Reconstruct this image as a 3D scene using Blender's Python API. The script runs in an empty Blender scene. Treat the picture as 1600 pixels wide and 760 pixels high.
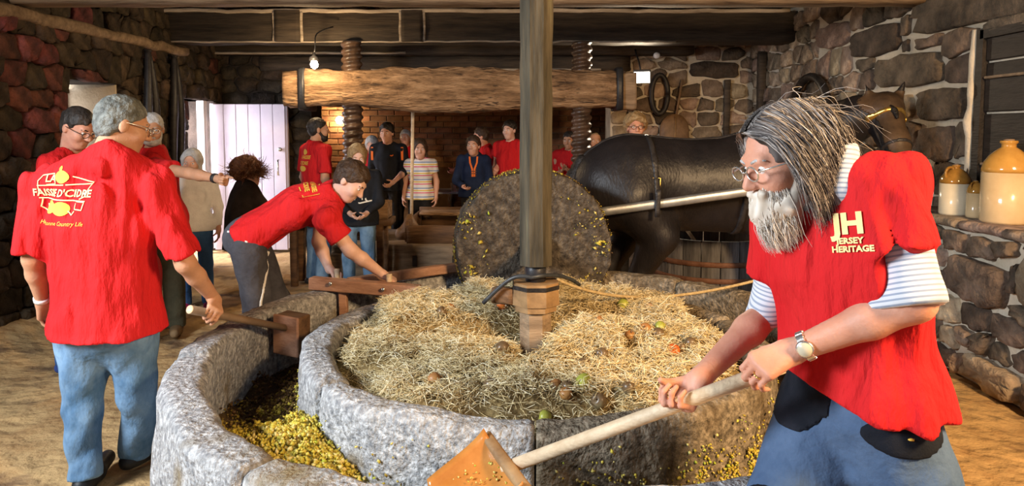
import bpy, bmesh, math, random
import numpy as np
from mathutils import Vector, Matrix
from mathutils.bvhtree import BVHTree
random.seed(7); np.random.seed(7)
SC = bpy.context.scene
COL = SC.collection

# ------------------------------------------------------------------ camera, world, lights, exposure
CAMZ, PITCH, FPX, PY = 1.6, math.radians(4.0), 1066.7, 280.0
cam = bpy.data.cameras.new('camera'); cam.lens = 24; cam.sensor_width = 36
cam.shift_y = -100.0/1600; cam.clip_start = 0.05; cam.clip_end = 200
co = bpy.data.objects.new('camera', cam); COL.objects.link(co)
co.location = (0, 0, CAMZ); co.rotation_euler = (math.pi/2 - PITCH, 0, 0)
SC.camera = co

w = bpy.data.worlds.new('world'); SC.world = w; w.use_nodes = True
w.node_tree.nodes['Background'].inputs[0].default_value = (0.62, 0.74, 1.0, 1)
w.node_tree.nodes['Background'].inputs[1].default_value = 0.19

def area(name, loc, target, size, energy, col, sizey=None, spread=180):
    l = bpy.data.lights.new(name, 'AREA'); l.energy = energy; l.color = col
    l.shape = 'RECTANGLE'; l.size = size; l.size_y = sizey or size; l.spread = math.radians(spread)
    o = bpy.data.objects.new(name, l); COL.objects.link(o); o.location = loc
    d = Vector(target) - Vector(loc); o.rotation_euler = d.to_track_quat('-Z', 'Y').to_euler()
    return o
def point(name, loc, energy, col, r=0.05):
    l = bpy.data.lights.new(name, 'POINT'); l.energy = energy; l.color = col; l.shadow_soft_size = r
    o = bpy.data.objects.new(name, l); COL.objects.link(o); o.location = loc
    return o
# added cool key light, its unseen source only assumed, left of the photographer
area('assumed_key_light', (-3.6, 0.7, 2.55), (0.1, 2.9, 0.7), 1.3, 240, (0.86, 0.93, 1.0), 1.2, spread=155)
# added warm light, lamp unseen and assumed, on the right behind the photographer
area('assumed_warm_light', (2.5, 0.1, 2.8), (1.5, 4.2, 0.4), 0.6, 165, (1.0, 0.66, 0.34), spread=130)
# daylight outside the open side door and the little window
area('side_door_daylight', (-5.2, 8.5, 1.7), (-3.3, 9.1, 0.9), 1.6, 560, (0.93, 0.90, 1.0), 2.2)
area('small_window_daylight', (-5.3, 6.2, 2.0), (-4.2, 6.7, 1.7), 0.8, 90, (1.0, 0.95, 0.92))
SC.view_settings.view_transform = 'Standard'; SC.view_settings.look = 'None'
SC.view_settings.gamma = 1.0; SC.view_settings.use_curve_mapping = False
SC.view_settings.exposure = 0.22

def P(px, py, Y):
    """world point seen at photo pixel (px, py) at distance Y in front of the photographer"""
    xc = (px-800)/FPX; yc = -(py-PY)/FPX
    d = np.array([xc, math.cos(PITCH)+yc*math.sin(PITCH), -math.sin(PITCH)+yc*math.cos(PITCH)])
    return d*(Y/d[1]) + np.array([0, 0, CAMZ])
def V(*a): return np.array(a, dtype=float)
def nrm(v): v = np.asarray(v, float); return v/(np.linalg.norm(v)+1e-12)

# ------------------------------------------------------------------ materials
MATS = {}
def M(name, c1, c2=None, scale=6, rough=0.8, bump=0.0, bscale=30, metal=0.0, rnd=0.0, stretch=(1,1,1), spec=0.3,
      detail=5, lo=0.3, hi=0.7, c3=None, sss=0.0, emit=None, es=0, coat=0, hue=0.0, spots=None, bdist=0.01, wr=0):
    if wr: bdist = 0.03
    m = bpy.data.materials.new(name); m.use_nodes = True; MATS[name] = m
    nt = m.node_tree; N = nt.nodes; L = nt.links; b = N['Principled BSDF']
    b.inputs['Roughness'].default_value = rough; b.inputs['Metallic'].default_value = metal
    b.inputs['Specular IOR Level'].default_value = spec
    if coat: b.inputs['Coat Weight'].default_value = coat
    if sss:
        b.inputs['Subsurface Weight'].default_value = sss
        b.inputs['Subsurface Radius'].default_value = (0.02, 0.008, 0.004); b.inputs['Subsurface Scale'].default_value = 0.5
    if emit:
        b.inputs['Emission Color'].default_value = (*emit, 1); b.inputs['Emission Strength'].default_value = es
    tc = N.new('ShaderNodeTexCoord'); mp = N.new('ShaderNodeMapping'); mp.inputs['Scale'].default_value = stretch
    L.new(tc.outputs['Object'], mp.inputs['Vector'])
    if c2 is None: c2 = tuple(min(1, x*1.15) for x in c1)
    n1 = N.new('ShaderNodeTexNoise'); n1.inputs['Scale'].default_value = scale; n1.inputs['Detail'].default_value = detail
    n1.inputs['Roughness'].default_value = 0.65
    L.new(mp.outputs[0], n1.inputs['Vector'])
    r = N.new('ShaderNodeValToRGB'); e = r.color_ramp.elements
    e[0].position = lo; e[0].color = (*c1, 1); e[1].position = hi; e[1].color = (*c2, 1)
    if c3: k = e.new((lo+hi)/2); k.color = (*c3, 1)
    L.new(n1.outputs['Fac'], r.inputs['Fac'])
    out = r.outputs['Color']
    if spots:                                   # (colour, scale, threshold, width)
        n2 = N.new('ShaderNodeTexNoise'); n2.inputs['Scale'].default_value = spots[1]; n2.inputs['Detail'].default_value = 3
        L.new(mp.outputs[0], n2.inputs['Vector'])
        r2 = N.new('ShaderNodeValToRGB'); r2.color_ramp.elements[0].position = spots[2]; r2.color_ramp.elements[1].position = spots[2]+spots[3]
        L.new(n2.outputs['Fac'], r2.inputs['Fac'])
        mx = N.new('ShaderNodeMix'); mx.data_type = 'RGBA'; L.new(r2.outputs['Color'], mx.inputs[0])
        L.new(out, mx.inputs[6]); mx.inputs[7].default_value = (*spots[0], 1); out = mx.outputs[2]
    if rnd or hue:
        oi = N.new('ShaderNodeObjectInfo'); hs = N.new('ShaderNodeHueSaturation')
        mr = N.new('ShaderNodeMapRange'); mr.inputs[3].default_value = 1-rnd; mr.inputs[4].default_value = 1+rnd
        L.new(oi.outputs['Random'], mr.inputs[0]); L.new(mr.outputs[0], hs.inputs['Value'])
        if hue:
            wn = N.new('ShaderNodeTexWhiteNoise'); wn.noise_dimensions = '1D'; L.new(oi.outputs['Random'], wn.inputs['W'])
            m2 = N.new('ShaderNodeMapRange'); m2.inputs[3].default_value = 0.5-hue; m2.inputs[4].default_value = 0.5+hue
            L.new(wn.outputs['Value'], m2.inputs[0]); L.new(m2.outputs[0], hs.inputs['Hue'])
        L.new(out, hs.inputs['Color']); out = hs.outputs['Color']
    L.new(out, b.inputs['Base Color'])
    if bump:
        n3 = N.new('ShaderNodeTexNoise'); n3.inputs['Scale'].default_value = bscale; n3.inputs['Detail'].default_value = 6
        L.new(mp.outputs[0], n3.inputs['Vector'])
        bp = N.new('ShaderNodeBump'); bp.inputs['Strength'].default_value = bump; bp.inputs['Distance'].default_value = bdist
        L.new(n3.outputs['Fac'], bp.inputs['Height']); L.new(bp.outputs['Normal'], b.inputs['Normal'])
    return m
def attr_mat(name, stops, rough=0.8, attr='rnd', wave=None, bump=0, bscale=60):
    """colour ramp over a per-vertex attribute; wave = frequency gives woven stripes across the attribute"""
    m = bpy.data.materials.new(name); m.use_nodes = True; MATS[name] = m
    nt = m.node_tree; N = nt.nodes; L = nt.links; b = N['Principled BSDF']; b.inputs['Roughness'].default_value = rough
    b.inputs['Specular IOR Level'].default_value = 0.25
    a = N.new('ShaderNodeAttribute'); a.attribute_name = attr
    f = a.outputs['Fac']
    if wave:
        mm = N.new('ShaderNodeMath'); mm.operation = 'MULTIPLY'; mm.inputs[1].default_value = wave; L.new(f, mm.inputs[0])
        fr = N.new('ShaderNodeMath'); fr.operation = 'FRACT'; L.new(mm.outputs[0], fr.inputs[0]); f = fr.outputs[0]
    r = N.new('ShaderNodeValToRGB'); e = r.color_ramp.elements
    if wave: r.color_ramp.interpolation = 'CONSTANT' if wave > 0 and len(stops) > 2 else 'LINEAR'
    e[0].position = stops[0][0]; e[0].color = (*stops[0][1], 1); e[1].position = stops[-1][0]; e[1].color = (*stops[-1][1], 1)
    for p, c in stops[1:-1]:
        k = e.new(p); k.color = (*c, 1)
    L.new(f, r.inputs['Fac']); L.new(r.outputs['Color'], b.inputs['Base Color'])
    if bump:
        tc = N.new('ShaderNodeTexCoord'); n3 = N.new('ShaderNodeTexNoise'); n3.inputs['Scale'].default_value = bscale
        L.new(tc.outputs['Object'], n3.inputs['Vector']); bp = N.new('ShaderNodeBump'); bp.inputs['Strength'].default_value = bump
        bp.inputs['Distance'].default_value = 0.01; L.new(n3.outputs['Fac'], bp.inputs['Height']); L.new(bp.outputs['Normal'], b.inputs['Normal'])
    return m

# setting
M('earth', (0.32, 0.17, 0.065), (0.62, 0.39, 0.17), 2.2, 0.95, 1.0, 9, c3=(0.45, 0.29, 0.13), spots=((0.20, 0.12, 0.06), 3.4, 0.57, 0.10), bdist=0.05, detail=9)
M('mortar_cream', (0.42, 0.33, 0.22), (0.62, 0.54, 0.42), 5, 0.95, 0.8, 40)
M('mortar_pale', (0.50, 0.42, 0.30), (0.66, 0.58, 0.46), 5, 0.95, 0.8, 40)
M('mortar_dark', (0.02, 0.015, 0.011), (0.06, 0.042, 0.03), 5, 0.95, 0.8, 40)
M('stone_brown', (0.03, 0.022, 0.017), (0.17, 0.12, 0.085), 5, 0.85, 1.0, 13, bdist=0.04, rnd=0.45, hue=0.012, c3=(0.10, 0.072, 0.05))
M('stone_tan', (0.15, 0.11, 0.075), (0.44, 0.34, 0.24), 6, 0.9, 1.0, 13, bdist=0.04, rnd=0.4, hue=0.02, c3=(0.25, 0.18, 0.125))
M('stone_red_lit', (0.025, 0.010, 0.008), (0.20, 0.06, 0.045), 5, 0.85, 1.0, 13, bdist=0.04, rnd=0.5, hue=0.015, c3=(0.075, 0.025, 0.020))  # carries the red light on the left wall as stone colour
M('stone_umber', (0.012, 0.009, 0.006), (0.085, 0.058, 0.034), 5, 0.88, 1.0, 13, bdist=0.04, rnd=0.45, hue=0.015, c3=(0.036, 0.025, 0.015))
M('plaster_white', (0.60, 0.56, 0.52), (0.78, 0.74, 0.70), 6, 0.9, 0.6, 30)
M('brick', (0.14, 0.06, 0.032), (0.30, 0.15, 0.08), 9, 0.9, 0.6, 60, rnd=0.4, hue=0.015)
M('brick_mortar', (0.20, 0.13, 0.08), (0.30, 0.21, 0.14), 9, 0.95, 0.5, 60)
M('granite', (0.15, 0.155, 0.165), (0.60, 0.60, 0.60), 38, 0.8, 1.0, 55, rnd=0.10, lo=0.32, hi=0.68, c3=(0.33, 0.325, 0.32), spots=((0.20, 0.15, 0.08), 4, 0.60, 0.15), bdist=0.02)
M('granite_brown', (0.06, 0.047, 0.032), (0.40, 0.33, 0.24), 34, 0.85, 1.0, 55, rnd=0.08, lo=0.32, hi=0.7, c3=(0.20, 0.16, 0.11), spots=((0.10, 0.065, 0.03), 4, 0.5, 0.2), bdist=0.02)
M('granite_dark', (0.025, 0.02, 0.016), (0.17, 0.14, 0.105), 22, 0.85, 1.0, 55, rnd=0.10, lo=0.32, hi=0.7, c3=(0.075, 0.06, 0.046), bdist=0.02)
M('timber_dark', (0.022, 0.017, 0.013), (0.085, 0.062, 0.042), 3, 0.75, 0.8, 8, rnd=0.2, stretch=(0.7, 7, 7))
M('timber_dark_post', (0.028, 0.024, 0.016), (0.11, 0.09, 0.058), 3, 0.9, 0.9, 8, stretch=(7, 7, 0.7), spots=((0.16, 0.15, 0.09), 3, 0.64, 0.08))
M('timber_edge', (0.22, 0.17, 0.12), (0.55, 0.46, 0.36), 4, 0.85, 0.8, 10, stretch=(0.7, 6, 6))
M('timber_press', (0.09, 0.05, 0.025), (0.50, 0.32, 0.18), 2.6, 0.8, 1.0, 8, stretch=(0.9, 4, 5), c3=(0.28, 0.165, 0.085), bdist=.05, spots=((.05, .03, .018), 5, .6, .12))
M('timber_mid', (0.13, 0.085, 0.05), (0.33, 0.23, 0.14), 3, 0.8, 0.8, 8, stretch=(0.8, 6, 6), rnd=0.2)
M('timber_box', (0.055, 0.028, 0.014), (0.20, 0.105, 0.048), 3, 0.7, 0.7, 8, stretch=(0.8, 6, 6), rnd=0.2)
M('wood_pink', (0.30, 0.15, 0.09), (0.50, 0.28, 0.18), 3, 0.6, 0.5, 9, stretch=(1, 8, 8))
M('wood_pale', (0.50, 0.36, 0.22), (0.72, 0.58, 0.40), 3, 0.55, 0.4, 9, stretch=(1, 8, 8))
M('wood_handle_dark', (0.12, 0.075, 0.045), (0.26, 0.17, 0.10), 4, 0.6, 0.4, 12)
M('wood_orange', (0.34, 0.125, 0.025), (0.56, 0.24, 0.06), 5, 0.22, 0.35, 14, spots=((0.66, 0.50, 0.30), 3.5, 0.60, 0.06), coat=0.5)
M('wood_collar', (0.13, 0.07, 0.03), (0.36, 0.22, 0.10), 6, 0.6, 0.6, 20)
M('iron', (0.02, 0.018, 0.017), (0.06, 0.05, 0.045), 12, 0.5, 0.5, 40, metal=0.6)
M('iron_black', (0.012, 0.012, 0.014), (0.03, 0.03, 0.034), 12, 0.4, 0.3, 40)
M('screw_wood', (0.03, 0.018, 0.012), (0.12, 0.07, 0.045), 8, 0.35, 0.5, 30, spec=0.5)
M('door_white', (0.70, 0.62, 0.74), (0.82, 0.76, 0.84), 3, 0.6, 0.2, 20)
M('shutter', (0.012, 0.009, 0.007), (0.035, 0.026, 0.02), 4, 0.65, 0.5, 12, stretch=(6, 1, 6))
M('plank_ceiling', (0.05, 0.036, 0.024), (0.16, 0.115, 0.075), 3, 0.85, 0.6, 8, stretch=(6, 0.7, 6), rnd=0.3)
M('glass_pane', (0.95, 0.95, 0.97), (1, 1, 1), 3, 0.3, emit=(1.0, 0.97, 0.98), es=2.5)
M('daylight', (0.95, 0.95, 1), (1, 1, 1), 3, 0.5, emit=(0.97, 0.95, 1.0), es=3.5)
M('lamp_glow', (1, 0.9, 0.7), (1, 0.9, 0.7), 3, 0.5, emit=(1.0, 0.85, 0.55), es=40)
M('flood_glow', (1, 0.95, 0.85), (1, 0.95, 0.85), 3, 0.5, emit=(1.0, 0.93, 0.78), es=14)
M('galvanised', (0.25, 0.26, 0.27), (0.42, 0.43, 0.44), 10, 0.4, 0.1, 30, metal=0.7)
M('brass', (0.55, 0.34, 0.08), (0.80, 0.56, 0.18), 10, 0.28, 0.1, 30, metal=0.9)
M('leather', (0.012, 0.011, 0.012), (0.04, 0.036, 0.036), 14, 0.42, 0.3, 60)
M('leather_brown', (0.10, 0.055, 0.028), (0.24, 0.14, 0.07), 8, 0.5, 0.3, 40)
M('rope', (0.36, 0.26, 0.12), (0.56, 0.43, 0.24), 40, 0.85, 0.8, 120)
M('hose', (0.02, 0.022, 0.026), (0.05, 0.055, 0.06), 20, 0.35)
M('glaze_ochre', (0.36, 0.17, 0.03), (0.56, 0.30, 0.07), 5, 0.16, 0.1, 10, coat=0.6)
M('glaze_brown', (0.20, 0.085, 0.012), (0.40, 0.20, 0.04), 7, 0.12, 0.1, 10, coat=0.8)
M('glaze_cream', (0.60, 0.50, 0.34), (0.72, 0.63, 0.46), 4, 0.2, 0.1, 10, coat=0.5)
M('glaze_buff', (0.52, 0.36, 0.18), (0.66, 0.48, 0.27), 4, 0.2, 0.1, 10, coat=0.5)
M('cup_white', (0.75, 0.73, 0.72), (0.85, 0.84, 0.83), 5, 0.4)
M('table_blue', (0.30, 0.38, 0.55), (0.45, 0.52, 0.66), 5, 0.45)
M('tub_wood', (0.035, 0.034, 0.037), (0.17, 0.165, 0.17), 3, 0.7, 0.7, 8, stretch=(6, 6, 0.8), rnd=0.25)
M('hoop_rust', (0.10, 0.045, 0.028), (0.22, 0.11, 0.07), 12, 0.7, 0.5, 40, metal=0.3)
# food and straw
attr_mat('straw', [(0, (0.30, 0.20, 0.08)), (0.35, (0.60, 0.46, 0.22)), (0.7, (0.78, 0.65, 0.38)), (1, (0.88, 0.80, 0.58))], 0.7)
M('straw_bed', (0.10, 0.065, 0.025), (0.34, 0.24, 0.10), 40, 0.95, 1.0, 60)
attr_mat('pulp', [(0, (0.05, 0.026, 0.012)), (0.2, (0.13, 0.065, 0.025)), (0.5, (0.34, 0.25, 0.03)), (0.75, (0.56, 0.46, 0.06)), (0.9, (0.68, 0.56, 0.22)), (1, (0.38, 0.46, 0.05))], 0.5)
attr_mat('pulp_bed', [(0, (0.035, 0.02, 0.012)), (0.4, (0.10, 0.06, 0.02)), (1, (0.36, 0.28, 0.05))], 0.7, bump=0.9, bscale=70)
M('apple_green', (0.16, 0.20, 0.03), (0.42, 0.40, 0.07), 8, 0.35, spots=((0.45, 0.07, 0.02), 5, 0.62, 0.1))
M('apple_red', (0.32, 0.03, 0.012), (0.55, 0.16, 0.03), 8, 0.3, spots=((0.50, 0.42, 0.08), 5, 0.62, 0.1))
M('apple_rust', (0.22, 0.08, 0.03), (0.42, 0.22, 0.07), 8, 0.4)
M('apple_bruised', (0.06, 0.035, 0.02), (0.18, 0.12, 0.06), 8, 0.3, spots=((0.30, 0.28, 0.16), 6, 0.6, 0.1))
# people
M('skin', (0.58, 0.30, 0.20), (0.68, 0.40, 0.29), 9, 0.5, 0.15, 120, sss=0.12)
M('skin_ruddy', (0.52, 0.235, 0.15), (0.64, 0.33, 0.23), 9, 0.5, 0.15, 120, sss=0.12)
M('skin_tan', (0.45, 0.22, 0.12), (0.57, 0.31, 0.19), 9, 0.5, 0.15, 120, sss=0.12)
M('skin_pale', (0.64, 0.37, 0.28), (0.74, 0.47, 0.37), 9, 0.5, 0.15, 120, sss=0.12)
M('shirt_red', (0.52, 0.012, 0.015), (0.62, 0.022, 0.024), 3, 0.85, 1.0, 10, spec=0.15, bdist=0.06, stretch=(1, 1, 0.28))
M('shirt_dark', (0.008, 0.009, 0.012), (0.02, 0.022, 0.028), 6, 0.8, 0.2, 200, spec=0.15)
M('shirt_navy', (0.008, 0.014, 0.04), (0.018, 0.03, 0.07), 6, 0.8, 0.2, 200, spec=0.15)
M('coat_brown', (0.015, 0.011, 0.010), (0.04, 0.03, 0.026), 6, 0.9, 0.3, 60, spec=0.1)
M('fleece_white', (0.74, 0.74, 0.76), (0.86, 0.86, 0.88), 20, 0.95, 0.7, 120)
M('cotton_white', (0.70, 0.72, 0.78), (0.82, 0.83, 0.86), 8, 0.9, 0.2, 200)
M('jeans', (0.06, 0.13, 0.23), (0.20, 0.32, 0.46), 5, 0.85, 0.9, 11, stretch=(1, 1, 0.6), spec=0.15, lo=.35, hi=.65, wr=1)
M('jeans_blue', (0.03, 0.09, 0.24), (0.08, 0.19, 0.42), 5, 0.85, 0.8, 11, spec=0.15, wr=1)
M('trousers_navy', (0.04, 0.075, 0.15), (0.095, 0.15, 0.25), 4, 0.85, 0.8, 10, spec=0.15, wr=1)
M('patch_black', (0.006, 0.008, 0.012), (0.018, 0.02, 0.028), 8, 0.9, 0.2, 200, spec=0.1)
M('trousers_grey', (0.035, 0.034, 0.042), (0.09, 0.088, 0.10), 5, 0.9, 0.8, 11, spec=0.15, wr=1)
M('trousers_khaki', (0.07, 0.065, 0.04), (0.14, 0.125, 0.075), 5, 0.9, 0.8, 11, spec=0.15, wr=1)
M('trousers_black', (0.01, 0.009, 0.009), (0.025, 0.022, 0.02), 5, 0.9, 0.8, 11, spec=0.15, wr=1)
M('piping_white', (0.66, 0.64, 0.60), None, 8, 0.8)
M('boot_tan', (0.14, 0.08, 0.035), (0.26, 0.16, 0.075), 6, 0.7, 0.3, 60)
M('shoe_black', (0.008, 0.008, 0.009), (0.022, 0.02, 0.02), 6, 0.5, 0.2, 60)
M('shoe_blue', (0.02, 0.05, 0.20), (0.05, 0.10, 0.34), 6, 0.6)
M('shoe_pink', (0.6, 0.05, 0.22), None, 6, 0.6)
M('hair_dark', (0.010, 0.009, 0.008), (0.045, 0.034, 0.028), 30, 0.5, 0.9, 70, stretch=(1, 1, 0.35))
M('hair_brown', (0.025, 0.014, 0.009), (0.085, 0.05, 0.03), 30, 0.5, 0.9, 70)
M('hair_fair', (0.20, 0.12, 0.055), (0.40, 0.27, 0.13), 30, 0.5, 0.9, 70)
M('hair_auburn', (0.065, 0.022, 0.010), (0.20, 0.075, 0.03), 30, 0.6, 0.9, 70)
M('hair_grey', (0.05, 0.053, 0.048), (0.22, 0.225, 0.20), 26, 0.55, 0.9, 80)
M('hair_silver', (0.34, 0.33, 0.32), (0.60, 0.59, 0.58), 26, 0.55, 0.9, 80)
attr_mat('strands_grey', [(0, (0.022, 0.018, 0.016)), (0.35, (0.10, 0.085, 0.08)), (0.7, (0.34, 0.31, 0.29)), (1, (0.62, 0.58, 0.54))], 0.45)
attr_mat('strands_beard', [(0, (0.40, 0.33, 0.25)), (0.5, (0.66, 0.60, 0.52)), (1, (0.82, 0.79, 0.74))], 0.55)
attr_mat('strands_auburn', [(0, (0.035, 0.012, 0.006)), (0.6, (0.15, 0.055, 0.022)), (1, (0.30, 0.12, 0.05))], 0.5)
M('eye_white', (0.75, 0.72, 0.70), None, 5, 0.2)
M('eye_dark', (0.015, 0.01, 0.008), None, 5, 0.15)
M('glasses_frame', (0.02, 0.018, 0.018), None, 5, 0.3)
M('glasses_steel', (0.62, 0.60, 0.56), None, 5, 0.25, metal=0.8)
M('steel', (0.60, 0.60, 0.58), (0.75, 0.75, 0.73), 9, 0.25, metal=0.9)
M('watch_face', (0.50, 0.46, 0.34), None, 5, 0.3)
M('gold', (0.80, 0.52, 0.15), None, 5, 0.25, metal=0.9)
M('print_yellow', (0.72, 0.42, 0.05), (0.80, 0.50, 0.08), 9, 0.8)
M('print_pale', (0.80, 0.62, 0.25), (0.86, 0.70, 0.34), 9, 0.8)
M('print_white', (0.72, 0.70, 0.62), None, 9, 0.8)
M('orange_trim', (0.75, 0.16, 0.02), None, 9, 0.7)
attr_mat('stripe_shirt', [(0, (0.60, 0.62, 0.66)), (0.60, (0.60, 0.62, 0.66)), (0.62, (0.28, 0.33, 0.42)), (0.98, (0.28, 0.33, 0.42))], 0.9, attr='along', wave=85)
attr_mat('stripe_multi', [(0, (0.75, 0.72, 0.70)), (0.25, (0.70, 0.10, 0.20)), (0.36, (0.78, 0.75, 0.70)), (0.5, (0.75, 0.52, 0.08)), (0.62, (0.78, 0.75, 0.72)), (0.78, (0.12, 0.22, 0.50)), (0.88, (0.75, 0.72, 0.70))], 0.85, attr='along', wave=9)
# horse
M('horse_coat', (0.006, 0.0055, 0.007), (0.020, 0.017, 0.018), 3, 0.42, 0.6, 60, stretch=(1, 1, 0.35), spec=0.4, bdist=.006)
M('horse_face', (0.02, 0.013, 0.009), (0.10, 0.062, 0.035), 5, 0.45, 0.2, 60)
M('horse_mane', (0.006, 0.005, 0.005), (0.02, 0.017, 0.016), 20, 0.5, 0.8, 60)
M('hoof', (0.05, 0.04, 0.03), None, 8, 0.5)

# ------------------------------------------------------------------ object helpers
ORG = {}
def wloc(o): return ORG.get(o.name, V(0, 0, 0))
def tag(o, label=None, cat=None, group=None, kind=None):
    if label: o['label'] = label
    if cat: o['category'] = cat
    if group: o['group'] = group
    if kind: o['kind'] = kind
    return o
def empty(name, loc, label, cat, group=None):
    o = bpy.data.objects.new(name, None); COL.objects.link(o); o.location = loc; o.empty_display_size = 0.1
    ORG[o.name] = np.array(loc, float)
    return tag(o, label, cat, group)
def mesh_np(name, verts, faces):
    verts = np.asarray(verts, np.float32)
    me = bpy.data.meshes.new(name)
    if isinstance(faces, np.ndarray):
        n, k = faces.shape
        me.vertices.add(len(verts)); me.vertices.foreach_set('co', verts.ravel())
        me.loops.add(n*k); me.loops.foreach_set('vertex_index', faces.astype(np.int32).ravel())
        me.polygons.add(n); me.polygons.foreach_set('loop_start', np.arange(0, n*k, k, dtype=np.int32))
        try: me.polygons.foreach_set('loop_total', np.full(n, k, np.int32))
        except Exception: pass
        me.update(calc_edges=True)
    else:
        me.from_pydata(verts.tolist(), [], [list(map(int, f)) for f in faces]); me.update()
    return me
def mk(name, verts, faces, mat, parent=None, origin=None, smooth=True, attrs=None, kind=None):
    """one mesh object; verts are world coordinates"""
    verts = np.asarray(verts, float)
    if origin is None:
        origin = wloc(parent) if (parent is not None and len(verts) > 400) else V(*( (verts.min(0)+verts.max(0))/2 ))
        if parent is None: origin = V(origin[0], origin[1], verts[:, 2].min())
    origin = np.asarray(origin, float)
    me = mesh_np(name, verts-origin, faces)
    if smooth: me.polygons.foreach_set('use_smooth', np.ones(len(me.polygons), bool))
    me.materials.append(MATS[mat])
    if attrs:
        for k, v in attrs.items():
            a = me.attributes.new(k, 'FLOAT', 'POINT'); a.data.foreach_set('value', np.asarray(v, np.float32))
    o = bpy.data.objects.new(name, me); COL.objects.link(o)
    if parent is not None:
        o.parent = parent; o.location = origin - wloc(parent)
    else: o.location = origin
    ORG[o.name] = origin
    if kind: o['kind'] = kind
    return o
def join(parts):
    """parts: list of (verts, faces) -> one (verts, faces list)"""
    vs = []; fs = []; n = 0
    for v, f in parts:
        v = np.asarray(v, float); vs.append(v)
        fs += [[int(i)+n for i in q] for q in f]; n += len(v)
    return np.concatenate(vs), fs
def box(c, size, R=None, bevel=0.0):
    """bevelled box centred on c -> verts, faces"""
    hx, hy, hz = [s/2 for s in size]; b = min(bevel, hx*0.9, hy*0.9, hz*0.9)
    if b <= 0:
        v = np.array([[x, y, z] for x in (-hx, hx) for y in (-hy, hy) for z in (-hz, hz)])
        f = [[0, 1, 3, 2], [4, 6, 7, 5], [0, 4, 5, 1], [2, 3, 7, 6], [0, 2, 6, 4], [1, 5, 7, 3]]
    else:
        v = []; 
        for sx in (-1, 1):
            for sy in (-1, 1):
                for sz in (-1, 1):
                    v += [[sx*hx, sy*(hy-b), sz*(hz-b)], [sx*(hx-b), sy*hy, sz*(hz-b)], [sx*(hx-b), sy*(hy-b), sz*hz]]
        v = np.array(v)
        def i(sx, sy, sz, k): return ((sx > 0)*4+(sy > 0)*2+(sz > 0))*3+k
        f = []
        for s in (-1, 1):
            q = [i(s, -1, -1, 0), i(s, 1, -1, 0), i(s, 1, 1, 0), i(s, -1, 1, 0)]; f.append(q if s > 0 else q[::-1])
            q = [i(-1, s, -1, 1), i(-1, s, 1, 1), i(1, s, 1, 1), i(1, s, -1, 1)]; f.append(q if s > 0 else q[::-1])
            q = [i(-1, -1, s, 2), i(1, -1, s, 2), i(1, 1, s, 2), i(-1, 1, s, 2)]; f.append(q if s > 0 else q[::-1])
        for a in (-1, 1):
            for c2 in (-1, 1):
                f.append([i(a, c2, -1, 0), i(a, c2, -1, 1), i(a, c2, 1, 1), i(a, c2, 1, 0)][::(1 if a*c2 > 0 else -1)])
                f.append([i(a, -1, c2, 0), i(a, 1, c2, 0), i(a, 1, c2, 2), i(a, -1, c2, 2)][::(1 if a*c2 > 0 else -1)])
                f.append([i(-1, a, c2, 1), i(-1, a, c2, 2), i(1, a, c2, 2), i(1, a, c2, 1)][::(1 if a*c2 > 0 else -1)])
                for d in (-1, 1):
                    f.append([i(a, c2, d, 0), i(a, c2, d, 1), i(a, c2, d, 2)][::(1 if a*c2*d > 0 else -1)])
    if R is not None: v = v @ np.asarray(R).T
    return v+np.asarray(c, float), f
def frame(d, up=(0, 0, 1)):
    """columns: d, side, up'"""
    d = nrm(d); up = np.asarray(up, float)
    if abs(np.dot(d, up)) > 0.98: up = V(1, 0, 0)
    s = nrm(np.cross(up, d)); u = np.cross(d, s)
    return np.stack([d, s, u], 1)
def vnoise(Pn, freq, seed=0):
    """smooth 3-D value noise in [-1, 1]"""
    q = np.asarray(Pn, np.float64)*freq
    i = np.floor(q).astype(np.int64); f = q-i; f = f*f*(3-2*f)
    def h(dx, dy, dz):
        n = (i[:, 0]+dx)*374761393+(i[:, 1]+dy)*668265263+(i[:, 2]+dz)*2147483647+seed*974711
        n = (n ^ (n >> 13))*1274126177; n = n ^ (n >> 16)
        return (n & 0xffff)/32767.5-1
    x, y, z = f[:, 0], f[:, 1], f[:, 2]
    a = h(0,0,0)*(1-x)+h(1,0,0)*x; b = h(0,1,0)*(1-x)+h(1,1,0)*x
    c = h(0,0,1)*(1-x)+h(1,0,1)*x; d = h(0,1,1)*(1-x)+h(1,1,1)*x
    return (a*(1-y)+b*y)*(1-z)+(c*(1-y)+d*y)*z
def timber(p0, p1, w, h, seg=14, rough=0.006, bevel=0.015, seed=1, up=(0, 0, 1), wfun=None):
    """hewn beam from p0 to p1 (axis), width w, height h -> verts, faces"""
    p0 = np.asarray(p0, float); p1 = np.asarray(p1, float); F = frame(p1-p0, up); b = bevel
    prof = []
    hw, hh = w/2, h/2
    for (x, y) in [(-hw, -hh+b), (-hw+b, -hh), (0, -hh), (hw-b, -hh), (hw, -hh+b), (hw, 0), (hw, hh-b), (hw-b, hh), (0, hh), (-hw+b, hh), (-hw, hh-b), (-hw, 0)]:
        prof.append((x, y))
    n = len(prof); vs = []
    for k in range(seg+1):
        t = k/seg; c = p0+(p1-p0)*t; s = wfun(t) if wfun else (1, 1, 0)
        for x, y in prof: vs.append(c+F[:, 1]*x*s[0]+F[:, 2]*(y*s[1]+s[2]))
    vs = np.array(vs)
    if rough:
        for j in range(3): vs[:, j] += rough*vnoise(vs, 9, seed+j)
    f = []
    for k in range(seg):
        for j in range(n):
            a = k*n+j; b2 = k*n+(j+1) % n
            f.append([a, a+n, b2+n, b2])
    f.append(list(range(n))); f.append([seg*n+j for j in range(n)][::-1])
    return vs, f
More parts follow.
